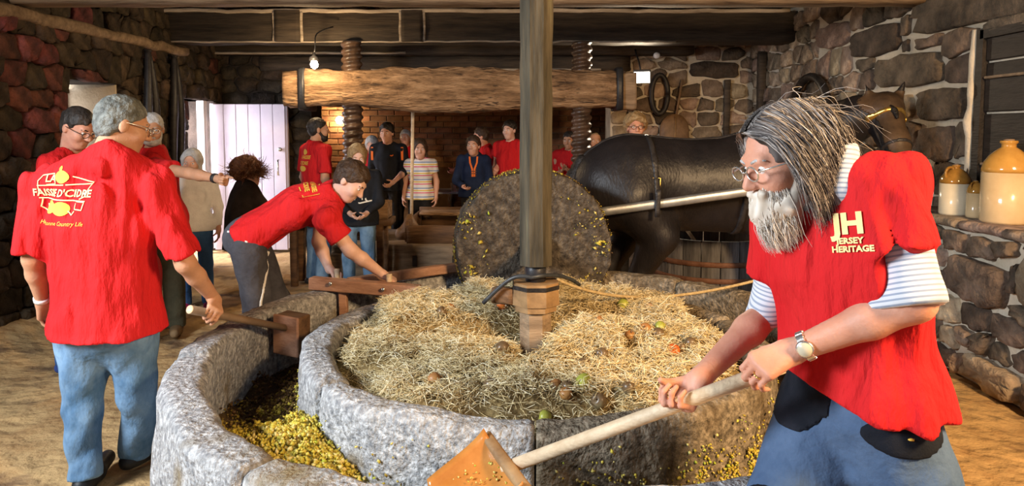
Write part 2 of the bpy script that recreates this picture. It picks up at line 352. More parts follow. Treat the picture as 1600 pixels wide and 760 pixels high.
def tube(pts, r, n=8, caps=True):
    pts = [np.asarray(p, float) for p in pts]; m = len(pts)
    rr = r if hasattr(r, '__len__') else [r]*m
    vs = []; prev = None
    for k in range(m):
        d = nrm(pts[min(k+1, m-1)]-pts[max(k-1, 0)])
        if prev is None: F = frame(d); s = F[:, 1]
        else:
            s = prev-d*np.dot(prev, d); s = nrm(s)
        u = np.cross(d, s); prev = s
        for j in range(n):
            a = 2*math.pi*j/n; vs.append(pts[k]+rr[k]*(math.cos(a)*s+math.sin(a)*u))
    f = []
    for k in range(m-1):
        for j in range(n):
            a = k*n+j; b = k*n+(j+1) % n; f.append([a, b, b+n, a+n])
    if caps: f.append(list(range(n))[::-1]); f.append([(m-1)*n+j for j in range(n)])
    return np.array(vs), f
def bez(p0, p1, p2, p3, n=16):
    p0, p1, p2, p3 = [np.asarray(p, float) for p in (p0, p1, p2, p3)]
    return [((1-t)**3)*p0+3*((1-t)**2)*t*p1+3*(1-t)*t*t*p2+t**3*p3 for t in np.linspace(0, 1, n)]
def lathe(prof, c, n=28, R=None):
    c = np.asarray(c, float); vs = []; m = len(prof)
    for r, z in prof:
        for j in range(n):
            a = 2*math.pi*j/n; vs.append([r*math.cos(a), r*math.sin(a), z])
    f = []
    for k in range(m-1):
        for j in range(n):
            a = k*n+j; b = k*n+(j+1) % n; f.append([a, b, b+n, a+n])
    f.append(list(range(n))[::-1]); f.append([(m-1)*n+j for j in range(n)])
    v = np.array(vs)
    if R is not None: v = v @ np.asarray(R).T
    return v+c, f
def copy_of(o, loc, parent=None, rot=None, name=None):
    c = o.copy(); COL.objects.link(c); c.location = loc
    if parent is not None: c.parent = parent
    if rot is not None: c.rotation_euler = rot
    return c
# ------------------------------------------------------------------ the setting: floor, stone walls, ceiling
def struct(o): o['kind'] = 'structure'; return o
def clip_poly(poly, p, n):
    """keep the side where (x-p).n <= 0"""
    out = []; m = len(poly)
    for i in range(m):
        a = poly[i]; b = poly[(i+1) % m]; da = (a[0]-p[0])*n[0]+(a[1]-p[1])*n[1]; db = (b[0]-p[0])*n[0]+(b[1]-p[1])*n[1]
        if da <= 0: out.append(a)
        if (da < 0 < db) or (db < 0 < da):
            t = da/(da-db); out.append((a[0]+(b[0]-a[0])*t, a[1]+(b[1]-a[1])*t))
    return out
def stone_mesh(poly, O, U, Vv, Nn, depth, gap, seed, rough=0.012):
    rs = np.random.RandomState(seed); p = np.array(poly); c = p.mean(0)
    r = np.sqrt(((p-c)**2).sum(1)).mean()
    p = c+(p-c)*max(0.55, 1-gap/max(r, 0.03))
    q = []
    for i in range(len(p)):
        a = p[i]; b = p[(i+1) % len(p)]; q += [a*0.88+b*0.12, a*0.5+b*0.5+rs.uniform(-1, 1, 2)*0.06*r, a*0.12+b*0.88]
    q = np.array(q); q += rs.uniform(-1, 1, q.shape)*min(rough, r*0.12)
    n = len(q); rings = []
    tx, ty = rs.uniform(-0.25, 0.25, 2)
    for sc, d in ((1.0, -0.03), (1.01, depth*0.62), (0.94, depth*0.95), (0.55, depth)):
        rings.append([(c+(x-c)*sc, d) for x in q])
    vs = []
    for k, ring in enumerate(rings):
        for x, d in ring:
            dd = d+(rs.uniform(-1, 1)*depth*0.16 if k else 0)+(k > 1)*depth*((x[0]-c[0])*tx+(x[1]-c[1])*ty)/max(r, 0.05)
            vs.append(O+U*x[0]+Vv*x[1]+Nn*dd)
    vs.append(O+U*c[0]+Vv*c[1]+Nn*depth*(1+rs.uniform(-0.1, 0.15)))
    f = []
    for k in range(3):
        for j in range(n):
            a = k*n+j; b = k*n+(j+1) % n; f.append([a, b, b+n, a+n])
    for j in range(n): f.append([3*n+j, 3*n+(j+1) % n, 4*n])
    return np.array(vs), f
def stone_wall(wall, O, U, Vv, Nn, W, H, size, holes, matf, seed, depth=0.05, gap=0.018, aspect=1.7, rects=(), edge=0.9, limit=300):
    """irregular stones laid over a wall; rects = given large stones; holes = openings left free"""
    O, U, Vv, Nn = [np.asarray(x, float) for x in (O, U, Vv, Nn)]
    rs = np.random.RandomState(seed); pts = []; block = list(holes)+[r[:4] for r in rects]
    v = 0.0
    while v < H:
        h = size/math.sqrt(aspect)*rs.uniform(0.75, 1.3); u = -size*rs.uniform(0, 0.6)
        while u < W+size*0.5:
            s = size*math.sqrt(aspect)*rs.uniform(0.55, 1.5)
            pts.append((u+s/2, v+h/2+rs.uniform(-0.18, 0.18)*h)); u += s
        v += h
    pts = [p for p in pts if not any(b[0] < p[0] < b[1] and b[2] < p[1] < b[3] for b in block)]
    A = np.array(pts)*np.array([1, aspect]); n = 0
    swap = np.dot(np.cross(U, Vv), Nn) < 0
    cells = []
    for i, s in enumerate(pts):
        poly = [(max(0, s[0]-2*size), max(0, s[1]-2*size)), (min(W, s[0]+2*size), max(0, s[1]-2*size)), (min(W, s[0]+2*size), min(H, s[1]+2*size)), (max(0, s[0]-2*size), min(H, s[1]+2*size))]
        if not (0 < s[0] < W and 0 < s[1] < H): continue
        d = ((A-A[i])**2).sum(1); order = np.argsort(d)[1:20]
        for j in order:
            mid = (A[i]+A[j])/2; nn = A[j]-A[i]
            poly = clip_poly(poly, (mid[0], mid[1]/aspect), (nn[0], nn[1]*aspect))
            if len(poly) < 3: break
        for b in block:
            seps = [(b[0]-s[0], (b[0], 0), (1, 0)), (s[0]-b[1], (b[1], 0), (-1, 0)), (b[2]-s[1], (0, b[2]), (0, 1)), (s[1]-b[3], (0, b[3]), (0, -1))]
            se = max(seps, key=lambda x: x[0])
            if len(poly) >= 3: poly = clip_poly(poly, se[1], se[2])
        if len(poly) < 3: continue
        pp = np.array(poly); x, y = pp[:, 0], pp[:, 1]
        ar = 0.5*abs(np.dot(x, np.roll(y, -1))-np.dot(y, np.roll(x, -1)))
        if ar < 0.004: continue
        cells.append((poly, s, depth*rs.uniform(0.5, 1.25), seed*1000+i, None))
    for r in rects:
        a, b, c, d = r[:4]; m = 0.25*min(b-a, d-c)
        poly = [(a+m*rs.rand(), c+m*rs.rand()*0.3), ((a+b)/2, c-0.01), (b-m*rs.rand(), c+m*rs.rand()*0.4), (b, (c+d)/2), (b-m*rs.rand(), d-m*rs.rand()*0.3), ((a+b)/2, d), (a+m*rs.rand(), d-m*rs.rand()*0.4), (a, (c+d)/2)]
        cells.append((poly, ((a+b)/2, (c+d)/2), depth*1.3, seed*1000+900+n, r[4] if len(r) > 4 else None)); n += 1
    for k, (poly, s, dp, sd, mt) in enumerate(cells):
        vs, f = stone_mesh(poly, O, U, Vv, Nn, dp, gap, sd)
        if swap: f = [q[::-1] for q in f]
        mk('stone', vs, f, mt or matf(s, rs), wall, smooth=False if rs.rand() < 0 else True)
    return len(cells)
def slab(name, boxes, mat, label=None):
    v, f = join([box([(a+b)/2 for a, b in bx], [b-a for a, b in bx]) for bx in boxes])
    return struct(mk(name, v, f, mat, smooth=False, origin=(0, 0, 0)))

# floor: trodden earth, gently uneven
nx, ny = 150, 190
gx = np.linspace(-5.2, 4.2, nx); gy = np.linspace(-2.0, 12.2, ny)
G = np.stack(np.meshgrid(gx, gy, indexing='ij'), -1).reshape(-1, 2)
G3 = np.c_[G, np.zeros(len(G))]
z = 0.012*vnoise(G3, 2.3, 1)+0.008*vnoise(G3, 6, 2)+0.006*vnoise(G3, 13, 3)-0.012
z += 0.16*np.clip((-3.35-G[:, 0])/0.8, 0, 1)**1.5*(G[:, 1] < 7.4)*np.clip((7.4-G[:, 1])/1.5, 0, 1)   # rubble heaped against the side wall
idx = np.arange(nx*ny).reshape(nx, ny)
F4 = np.stack([idx[:-1, :-1], idx[1:, :-1], idx[1:, 1:], idx[:-1, 1:]], -1).reshape(-1, 4)
floor = struct(mk('floor', np.c_[G, z], F4, 'earth', origin=(0, 0, 0)))
tag(floor, 'sandy trodden earth floor')

XL, XR, XLEDGE, YB = -4.0, 3.3, 2.95, 9.4
# left wall with a small deep window and the side doorway
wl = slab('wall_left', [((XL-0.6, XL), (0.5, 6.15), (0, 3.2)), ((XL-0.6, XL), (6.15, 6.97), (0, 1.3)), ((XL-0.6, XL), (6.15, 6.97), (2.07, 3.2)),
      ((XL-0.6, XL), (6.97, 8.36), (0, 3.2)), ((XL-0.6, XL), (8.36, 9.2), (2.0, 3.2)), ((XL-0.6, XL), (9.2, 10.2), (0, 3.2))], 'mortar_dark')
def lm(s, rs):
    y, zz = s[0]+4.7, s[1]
    k = math.exp(-((y-5.95)**2/0.5+(zz-1.75)**2/0.45))  # patch of red light painted into the stones, few strays elsewhere
    return 'stone_red_lit' if rs.rand() < 0.06+0.85*k else 'stone_umber'
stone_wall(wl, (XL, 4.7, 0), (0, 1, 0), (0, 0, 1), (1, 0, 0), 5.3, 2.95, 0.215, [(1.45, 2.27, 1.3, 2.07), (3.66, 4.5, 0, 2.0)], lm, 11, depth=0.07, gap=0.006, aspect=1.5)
# reveal lining and pane of the small window
win = struct(mk('window_1', *join([box((XL-0.52, 6.5, 1.32), (0.05, 0.7, 0.05)), box((XL-0.52, 6.5, 2.04), (0.05, 0.7, 0.05)), box((XL-0.52, 6.18, 1.68), (0.05, 0.05, 0.7)),
      box((XL-0.52, 6.62, 1.68), (0.05, 0.05, 0.7)), box((XL-0.52, 6.93, 1.68), (0.05, 0.05, 0.7))]), 'timber_box', smooth=False))
for y0, y1 in ((6.2, 6.6), (6.64, 6.91)):
    mk('pane', *box((XL-0.53, (y0+y1)/2, 1.68), (0.012, y1-y0, 0.7)), 'glass_pane', win, smooth=False)
v, f = box((XL-0.27, 6.955, 1.69), (0.53, 0.03, 0.78), bevel=0.01); mk('plaster_reveal', v, f, 'mortar_pale', win)
v, f = timber((XL-0.4, 6.05, 2.09), (XL-0.02, 7.05, 2.11), 0.1, 0.05, 8); mk('window_lintel', v, f, 'mortar_pale', win)
# back wall: left piece, right piece, lintels over the opening into the brick room
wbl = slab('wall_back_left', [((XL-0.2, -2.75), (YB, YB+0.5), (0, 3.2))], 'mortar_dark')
wb = slab('wall_back', [((1.35, XR+0.4), (YB, YB+0.5), (0, 3.2)), ((-2.8, 1.4), (YB, YB+0.5), (2.75, 3.2))], 'mortar_cream')
stone_wall(wb, (1.35, YB, 0.6), (1, 0, 0), (0, 0, 1), (0, -1, 0), 1.95, 2.4, 0.24, [], lambda s, rs: 'stone_tan' if rs.rand() < 0.75 else 'stone_brown', 12, depth=0.05, gap=0.02,
   rects=[(1.05, 1.75, 1.72, 1.95, 'stone_brown')])
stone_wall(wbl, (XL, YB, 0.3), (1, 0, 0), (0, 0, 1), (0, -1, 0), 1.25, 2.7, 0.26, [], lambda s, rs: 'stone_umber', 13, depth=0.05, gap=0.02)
# right wall, window recess with shutter, thick lower ledge
wr = slab('wall_right', [((XR, XR+0.6), (0.0, 9.9), (0, 3.2)), ((XLEDGE, XR), (0.4, 5.35), (0, 1.0))], 'mortar_pale')
def rm(s, rs): return 'stone_tan' if (s[0] > 3.9 and rs.rand() < 0.9) else 'stone_brown'
stone_wall(wr, (XR, 2.6, 0.95), (0, 1, 0), (0, 0, 1), (-1, 0, 0), 6.8, 2.1, 0.23, [(-0.1, 2.24, 0, 1.33)], rm, 14, depth=0.05, gap=0.022,
   rects=[(-0.1, 3.1, 1.40, 1.78, 'stone_brown'), (2.62, 3.62, 1.02, 1.30, 'stone_brown'), (2.32, 2.95, 0.74, 0.99, 'stone_brown'), (2.98, 3.55, 0.74, 0.97, 'stone_tan'),
          (3.22, 4.05, 1.33, 1.60, 'stone_brown'), (2.45, 2.9, 0.42, 0.70, 'stone_brown'), (2.72, 3.05, 0.02, 0.40, 'stone_tan'), (4.1, 4.8, 1.5, 1.75, 'stone_tan')])
stone_wall(wr, (XLEDGE, 2.6, 0), (0, 1, 0), (0, 0, 1), (-1, 0, 0), 2.75, 0.96, 0.20, [], lambda s, rs: 'stone_brown' if rs.rand() < 0.75 else 'stone_tan', 15, depth=0.06, gap=0.024, aspect=1.5,
   rects=[(1.35, 1.95, 0.52, 0.80, 'stone_brown'), (0.7, 1.3, 0.60, 0.92, 'stone_tan'), (1.2, 1.75, 0.02, 0.2, 'stone_tan')])
for k in range(6):     # flat coping stones of the ledge
    y0 = 2.7+k*0.44; v, f = timber((XLEDGE+0.16, y0+0.01, 0.99), (XLEDGE+0.16, y0+0.43, 0.99), 0.40, 0.06, 6, 0.012, 0.02, 30+k); mk('coping_stone', v, f, 'stone_tan', wr)
sh = struct(mk('window_2', *join([box((XR-0.02, 4.80, 1.66), (0.06, 0.07, 1.3)), box((XR-0.02, 3.9, 2.27), (0.06, 1.8, 0.06)), box((XR-0.02, 3.9, 1.03), (0.06, 1.8, 0.06)), box((XR-0.02, 3.0, 1.66), (0.06, 0.07, 1.3))]), 'shutter', smooth=False))
for k, (z0, z1) in enumerate(((1.06, 1.37), (1.385, 1.72), (1.735, 1.96), (1.975, 2.07), (2.085, 2.24))):
    v, f = box((XR-0.012+0.008*(k % 2), 3.9, (z0+z1)/2), (0.03, 1.72, z1-z0), bevel=0.006); mk('board', v, f, 'shutter', sh, smooth=False)
for z0 in (1.375, 1.97):
    v, f = box((XR-0.035, 3.9, z0), (0.02, 1.7, 0.018), bevel=0.004); mk('batten', v, f, 'timber_mid', sh, smooth=False)
v, f = timber((XR-0.045, 4.87, 1.02), (XR-0.045, 4.87, 2.32), 0.04, 0.05, 26, 0.016, 0.012, 41, up=(0, 1, 0)); mk('plaster_edge', v, f, 'mortar_pale', sh)
# brick room beyond the opening
wk = slab('wall_brick', [((-3.6, 2.6), (11.8, 12.1), (0, 3.2)), ((-3.7, -3.5), (9.9, 12), (0, 3.2)), ((2.4, 2.6), (9.9, 12), (0, 3.2))], 'brick_mortar')
b0 = None; bl = 0.27; bh = 0.088
for r in range(14):
    for c in range(21):
        x = -3.42+c*(bl+0.012)+(r % 2)*bl/2; zz = 1.02+r*(bh+0.012)
        if b0 is None:
            b0 = mk('brick', *box((x, 11.795, zz), (bl, 0.05, bh), bevel=0.008), 'brick', wk, smooth=False)
        else: copy_of(b0, (x-wloc(wk)[0], 11.795+random.uniform(-0.006, 0.004), zz), wk)
# ceiling boards and joists
ce = slab('ceiling', [((-5, 4), (0.3, 12.2), (3.2, 3.26))], 'plank_ceiling')
for k in range(36):
    x = -4.4+k*0.235; v, f = box((x, 5.2, 3.185), (0.225, 8.6, 0.03), bevel=0.004); mk('ceiling_board', v, f, 'plank_ceiling', ce, smooth=False)
for k in range(19):
    x = -3.7+k*0.38; v, f = timber((x, 0.9, 3.11), (x, 9.4, 3.11), 0.10, 0.13, 16, 0.01, 0.012, 50+k); mk('joist', v, f, 'timber_dark', ce)
def beam(name, x0, x1, y, z0, z1, w, mat, seed, label, edge=True, rough=0.012):
    o = mk(name, *timber((x0, y, (z0+z1)/2), (x1, y, (z0+z1)/2), w, z1-z0, 40, rough, 0.025, seed), mat)
    tag(o, label, 'beam'); return o
bm1 = beam('ceiling_beam', -5.0, XR+0.02, 8.15, 2.63, 3.0, 0.34, 'timber_dark', 61, 'long dark hewn ceiling beam holding the tops of the press screws')
for x0, x1 in ((-2.73, -2.44), (-1.27, -1.03)):    # plated joints on its face with pale limewash at their edges
    mk('joint_block', *timber((x0, 7.965, 2.81), (x1, 7.965, 2.81), 0.05, 0.36, 6, 0.006, 0.01, 70), 'timber_dark', bm1)
    for x in (x0-0.015, x1+0.015): mk('limewash_edge', *timber((x, 7.965, 2.64), (x, 7.965, 2.98), 0.035, 0.02, 10, 0.008, 0.008, 71, up=(0, 1, 0)), 'timber_edge', bm1)
mk('edge_strip', *timber((-4.9, 7.975, 2.985), (3.2, 7.975, 2.985), 0.03, 0.045, 60, 0.014, 0.01, 72), 'timber_edge', bm1)
mk('lower_edge_strip', *timber((-4.7, 7.98, 2.635), (1.9, 7.98, 2.635), 0.02, 0.022, 60, 0.01, 0.008, 73), 'timber_edge', bm1)
bm2 = beam('ceiling_beam', -4.6, 2.4, 9.25, 2.62, 2.93, 0.30, 'timber_dark', 62, 'dark lintel beam over the opening to the brick room, upper of the two')
mk('edge_strip', *timber((-4.3, 9.09, 2.63), (-1.4, 9.09, 2.63), 0.02, 0.03, 30, 0.008, 0.008, 74), 'timber_edge', bm2)
bm3 = beam('ceiling_beam', -3.4, 1.6, 9.45, 2.42, 2.62, 0.30, 'timber_dark', 63, 'dark lintel beam just above the carved press beam, lower of the two')
mk('edge_strip', *timber((-1.9, 9.29, 2.43), (1.2, 9.29, 2.43), 0.02, 0.03, 30, 0.008, 0.008, 75), 'timber_edge', bm3)
bm4 = beam('ceiling_beam', -4.9, XR, 5.55, 2.61, 2.86, 0.26, 'timber_mid', 64, 'brown ceiling beam along the very top of the picture')
wp = mk('wall_plate', *timber((XL+0.06, 2.6, 2.52), (XL+0.06, 8.3, 2.55), 0.10, 0.10, 30, 0.03, 0.02, 65), 'timber_mid'); tag(wp, 'rough pole laid along the top of the dark left wall', 'beam')
post = mk('wall_post', *timber((XR-0.07, 8.9, 0), (XR-0.07, 8.9, 2.63), 0.1, 0.1, 14, 0.008, 0.012, 66, up=(0, 1, 0)), 'timber_dark'); tag(post, 'thin dark post below the right end of the long ceiling beam', 'post')
pp = mk('wall_post', *timber((2.92, YB-0.08, 0), (2.92, YB-0.08, 2.3), 0.08, 0.06, 14, 0.008, 0.012, 67, up=(0, 1, 0)), 'timber_dark'); tag(pp, 'narrow dark post against the stone wall right of the hanging skep', 'post')
pp = mk('wall_post', *timber((1.62, YB-0.08, 0), (1.62, YB-0.08, 2.25), 0.1, 0.08, 14, 0.008, 0.012, 68, up=(0, 1, 0)), 'timber_dark'); tag(pp, 'dark post on the back wall just below the floodlight', 'post')
# side door standing open
door = struct(mk('door_1', *join([box((-3.99, 9.13, 1.0), (0.05, 0.05, 1.94), bevel=0.004), box((-3.01, 9.13, 1.0), (0.05, 0.05, 1.94), bevel=0.004)]), 'door_white', smooth=False))
for k in range(6):
    v, f = box((-3.985+0.08+k*0.163, 9.10, 0.985), (0.159, 0.035, 1.95), bevel=0.006); mk('door_board', v, f, 'door_white', door, smooth=False)
mk('door_handle', *tube([(-3.10, 9.06, 1.22), (-3.10, 9.03, 1.22), (-3.10, 9.03, 1.02), (-3.10, 9.06, 1.02)], 0.012, 6), 'steel', door)
mk('door_knob', *lathe([(0.012, 0), (0.03, 0.02), (0.03, 0.035), (0.012, 0.045)], (-3.08, 9.085, 1.36), 12, R=frame((0, -1, 0))[:, [1, 2, 0]]), 'steel', door)
tr = struct(mk('trim_1', *join([box((XL-0.05, 8.95, 1.0), (0.10, 0.09, 2.0), bevel=0.006), box((XL-0.3, 8.75, 2.05), (0.6, 0.95, 0.10), bevel=0.01)]), 'plaster_white', smooth=False))
dl = mk('daylight_yard', *box((-5.35, 8.8, 1.2), (0.04, 3.0, 3.2)), 'daylight', smooth=False); struct(dl); dl.name = 'outside_yard'

# ------------------------------------------------------------------ apple mill: ring of granite blocks, straw-filled centre
CX, CY, RIM = 0.115, 3.28, 0.62
RI0, RI1, RO0, RO1 = 0.965, 1.105, 1.475, 1.635
mill = empty('apple_mill', (CX, CY, 0), 'circular granite apple crushing trough with two concentric stone rims', 'cider mill')
def ring_block(a0, a1, r0, r1, z0, z1, seed, batter=0.0, n=20):
    b = 0.035; prof = []
    def lerp(p, q, k): return [(p[0]+(q[0]-p[0])*i/k, p[1]+(q[1]-p[1])*i/k) for i in range(k)]
    prof += lerp((r0, z0), (r0, z1-b), 5)+[(r0, z1-b), (r0+b*0.35, z1-b*0.3)]+lerp((r0+b, z1), (r1-b, z1), 4)+[(r1-b, z1), (r1-b*0.35, z1-b*0.3)]+lerp((r1, z1-b), (r1+batter, z0), 6)+[(r1+batter, z0)]
    m = len(prof); vs = []; rc = (r0+r1)/2; zc = (z0+z1)/2
    for k in range(n+1):
        t = k/n; a = a0+(a1-a0)*t; e = 1.0 if 0 < k < n else 0.93
        for r, z in prof:
            rr = rc+(r-rc)*e; z2 = zc+(z-zc)*(1-(1-e)*0.35)
            vs.append([CX+rr*math.cos(a), CY+rr*math.sin(a), z2])
    vs = np.array(vs); cen = np.array([CX, CY, 0])
    rad = vs-cen; rad[:, 2] = 0; rad /= np.linalg.norm(rad, axis=1)[:, None]
    nz = 0.016*vnoise(vs, 5, seed)+0.010*vnoise(vs, 14, seed+1)+0.005*vnoise(vs, 33, seed+2)
    vs += rad*nz[:, None]; vs[:, 2] += (0.010*vnoise(vs, 6, seed+3)+0.005*vnoise(vs, 24, seed+4))*(vs[:, 2] > z0+0.1)
    f = []
    for k in range(n):
        for j in range(m-1):
            a = k*m+j; f.append([a, a+m, a+m+1, a+1])
    f.append(list(range(m))); f.append([n*m+j for j in range(m)][::-1])
    return vs, [q[::-1] for q in f]
random.seed(3)
def ring(r0, r1, z0, cuts, name, mat, seed, batter, n, brown):
    for k in range(len(cuts)):
        a0, a1 = math.radians(cuts[k]), math.radians(cuts[(k+1) % len(cuts)]+(360 if k == len(cuts)-1 else 0))
        j = 0.003/r1
        v, f = ring_block(a0+j, a1-j, r0, r1, z0, RIM+random.uniform(-0.012, 0.008), seed+k*7, batter, n)
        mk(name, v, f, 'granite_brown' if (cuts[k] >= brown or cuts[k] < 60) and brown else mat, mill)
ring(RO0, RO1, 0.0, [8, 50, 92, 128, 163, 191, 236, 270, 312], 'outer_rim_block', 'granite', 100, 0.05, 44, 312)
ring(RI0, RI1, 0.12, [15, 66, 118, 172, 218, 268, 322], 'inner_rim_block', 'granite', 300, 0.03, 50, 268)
# crushed apple lying in the trough
na, nr = 300, 14
A = np.linspace(0, 2*math.pi, na, endpoint=False); Rr = np.linspace(RI1-0.03, RO0+0.03, nr)
AA, RRR = np.meshgrid(A, Rr, indexing='ij'); X = CX+RRR*np.cos(AA); Yp = CY+RRR*np.sin(AA)
def adist(a, b): return np.abs((a-math.radians(b)+math.pi) % (2*math.pi)-math.pi)
def fresh(a): return np.exp(-(adist(a, 222)/0.50)**2)+0.85*np.exp(-(adist(a, 268)/0.42)**2)+0.6*np.exp(-(adist(a, 315)/0.5)**2)
def bedz(a, r, x, y):
    p = np.c_[np.ravel(x), np.ravel(y), np.zeros(np.size(x))]
    n = (0.03*vnoise(p, 6, 5)+0.014*vnoise(p, 17, 6)+0.008*vnoise(p, 42, 7)).reshape(np.shape(x))
    return 0.27+n+0.17*np.exp(-(adist(a, 220)/0.26)**2)+0.06*np.exp(-(adist(a, 180)/0.5)**2)*(r < 1.3)+0.05*np.exp(-(adist(a, 262)/0.5)**2)
Z = bedz(AA, RRR, X, Yp); idx = np.arange(na*nr).reshape(na, nr); i2 = np.roll(idx, -1, 0)
F4 = np.stack([idx[:, :-1], idx[:, 1:], i2[:, 1:], i2[:, :-1]], -1).reshape(-1, 4)[:, ::-1]
fr = np.clip(fresh(AA)+0.25*vnoise(np.c_[X.ravel(), Yp.ravel(), Z.ravel()], 9, 8).reshape(X.shape), 0, 1)
pb = mk('pomace_bed', np.c_[X.ravel(), Yp.ravel(), Z.ravel()], F4[:, ::-1].copy(), 'pulp_bed', mill, attrs={'rnd': fr.ravel()*0.9}); pb['kind'] = 'stuff'
def chunks(pos, size, seed, squash=0.6):
    """small irregular lumps -> verts, faces, index of lump per vertex"""
    rs = np.random.RandomState(seed); n = len(pos)
    base = np.array([[1, 0, 0], [0, 1, 0], [-1, 0, 0], [0, -1, 0], [0, 0, 1], [0, 0, -1]], float)
    fc = np.array([[0, 1, 4], [1, 2, 4], [2, 3, 4], [3, 0, 4], [1, 0, 5], [2, 1, 5], [3, 2, 5], [0, 3, 5]])
    v = base[None]*rs.uniform(0.6, 1.2, (n, 6, 1))*np.array([1, 0.75, squash])
    q = rs.normal(size=(n, 3, 3)); q, _ = np.linalg.qr(q)
    v = np.einsum('nij,nkj->nki', q, v)*np.asarray(size).reshape(-1, 1, 1)+np.asarray(pos)[:, None]
    f = fc[None]+(np.arange(n)*6)[:, None, None]
    return v.reshape(-1, 3), f.reshape(-1, 3), np.repeat(np.arange(n), 6)
rs = np.random.RandomState(5); n = 26000
a = rs.uniform(math.radians(120), math.radians(345), n); keep = rs.rand(n) < 0.25+0.75*np.clip(fresh(a), 0, 1); a = a[keep]; n = len(a)
r = rs.uniform(RI1, RO0, n); x = CX+r*np.cos(a); y = CY+r*np.sin(a)
z = bedz(a, r, x, y)+rs.uniform(-0.004, 0.024, n)*np.clip(.4+vnoise(np.c_[x, y, x*0], 16, 91), 0, 1)*1.6; sz = 0.005+0.012*rs.rand(n)**2
cv, cf, ci = chunks(np.c_[x, y, z], sz, 6)
val = np.clip(0.12+0.62*np.clip(fresh(a), 0, 1)+rs.normal(0, 0.13, n)+0.2*np.clip(fresh(a), 0, 1)*(adist(a, 268) < 0.6), 0, 1)
o = mk('pomace_lumps', cv, cf, 'pulp', mill, attrs={'rnd': val[ci]}, smooth=False); o['kind'] = 'stuff'
# pulp splashed on the inner ring's outer face and on the trough walls
n = 6500; a = np.where(rs.rand(n) < .35, rs.uniform(math.radians(180), math.radians(350), n), rs.uniform(math.radians(272), math.radians(350), n)); zz = 0.28+np.abs(rs.normal(0, 0.085, n)); k = (zz < RIM-0.06) & (vnoise(np.c_[np.cos(a)*1.1, np.sin(a)*1.1, zz], 14, 77)+rs.normal(0, .3, n) > .0); a = a[k]; zz = zz[k]; n = len(a)
rr = RI1+0.03*(RIM-zz)/0.5+0.006+0.016*vnoise(np.c_[np.cos(a)*RI1+CX, np.sin(a)*RI1+CY, zz], 5, 300)
cv, cf, ci = chunks(np.c_[CX+rr*np.cos(a), CY+rr*np.sin(a), zz], rs.uniform(0.004, 0.011, n), 8)
o = mk('pulp_splashes', cv, cf, 'pulp', mill, attrs={'rnd': np.clip(rs.normal(0.72, 0.18, n), 0, 1)[ci]}, smooth=False); o['kind'] = 'stuff'
# straw slabs packed into the centre
rs = np.random.RandomState(9)
slabs = [  # centre x, y, half sizes, turn, height
 (-0.42, 0.34, 0.40, 0.26, 0.3, 0.17), (-0.45, -0.20, 0.36, 0.20, -0.15, 0.10), (-0.12, -0.62, 0.50, 0.20, 0.08, 0.125), (0.21, -0.22, 0.17, 0.24, -0.02, 0.165),
 (0.60, -0.05, 0.24, 0.28, 0.35, 0.145), (0.45, 0.47, 0.38, 0.26, -0.25, 0.15), (-0.05, 0.68, 0.32, 0.18, 0.1, 0.17), (0.50, -0.55, 0.32, 0.24, 0.6, 0.12), (-0.75, 0.05, 0.16, 0.28, 0.1, 0.08)]
def strawz(x, y):
    lx, ly = x-CX, y-CY; h = np.full(np.shape(x), 0.505)
    for cx, cy, hx, hy, t, hh in slabs:
        u = (lx-cx)*math.cos(t)+(ly-cy)*math.sin(t); w_ = -(lx-cx)*math.sin(t)+(ly-cy)*math.cos(t)
        e = np.clip((1.12-np.maximum(np.abs(u)/hx, np.abs(w_)/hy))/0.22, 0, 1); e = e*e*(3-2*e)
        h = np.maximum(h, 0.505+hh*e)
    p = np.c_[np.ravel(x), np.ravel(y), np.zeros(np.size(x))]
    h = h+(0.028*vnoise(p, 7, 21)+0.018*vnoise(p, 17, 22)).reshape(np.shape(x))
    h = h-0.16*np.exp(-((lx-0.02)**2+(ly+0.09)**2)/0.012)
    return h-0.03*np.clip((np.sqrt(lx**2+ly**2)-0.85)/0.12, 0, 1)
nr, na = 60, 150
Rr = np.linspace(0.0, RI0+0.02, nr); A = np.linspace(0, 2*math.pi, na, endpoint=False); RRR, AA = np.meshgrid(Rr, A, indexing='ij')
X = CX+RRR*np.cos(AA); Yp = CY+RRR*np.sin(AA); Z = strawz(X, Yp); idx = np.arange(nr*na).reshape(nr, na); i2 = np.roll(idx, -1, 1)
F4 = np.stack([idx[:-1], idx[1:], i2[1:], i2[:-1]], -1).reshape(-1, 4)
straw = mk('straw_bed', np.c_[X.ravel(), Yp.ravel(), Z.ravel()-0.008], F4, 'straw_bed', origin=(CX, CY, 0.3)); tag(straw, 'golden loose straw packed in slabs inside the inner stone ring', 'straw', kind='stuff')
def ribbons(P0, D, L, wd, bend, rs, val):
    """bent three-sided stalks -> verts, quads, attr"""
    n = len(P0); D = D/np.linalg.norm(D, axis=1)[:, None]
    S = np.cross(D, rs.normal(size=(n, 3))); S /= np.linalg.norm(S, axis=1)[:, None]; Un = np.cross(D, S)
    ts = np.array([-0.5, 0, 0.5]); vs = []
    for t in ts:
        c = P0+D*(L*t)[:, None]+bend*((0.25-t*t)*4)[None, None][0] if False else P0+D*(L*t)[:, None]+bend*(1-4*t*t)
        for j in range(3):
            an = 2*math.pi*j/3; vs.append(c+(S*math.cos(an)+Un*math.sin(an))*wd[:, None])
    vs = np.stack(vs, 1); f = []
    for k in range(2):
        for j in range(3):
            a_, b_ = k*3+j, k*3+(j+1) % 3; f.append([a_, b_, b_+3, a_+3])
    f = np.array(f)[None]+(np.arange(n)*9)[:, None, None]
    return vs.reshape(-1, 3), f.reshape(-1, 4), np.repeat(val, 9)
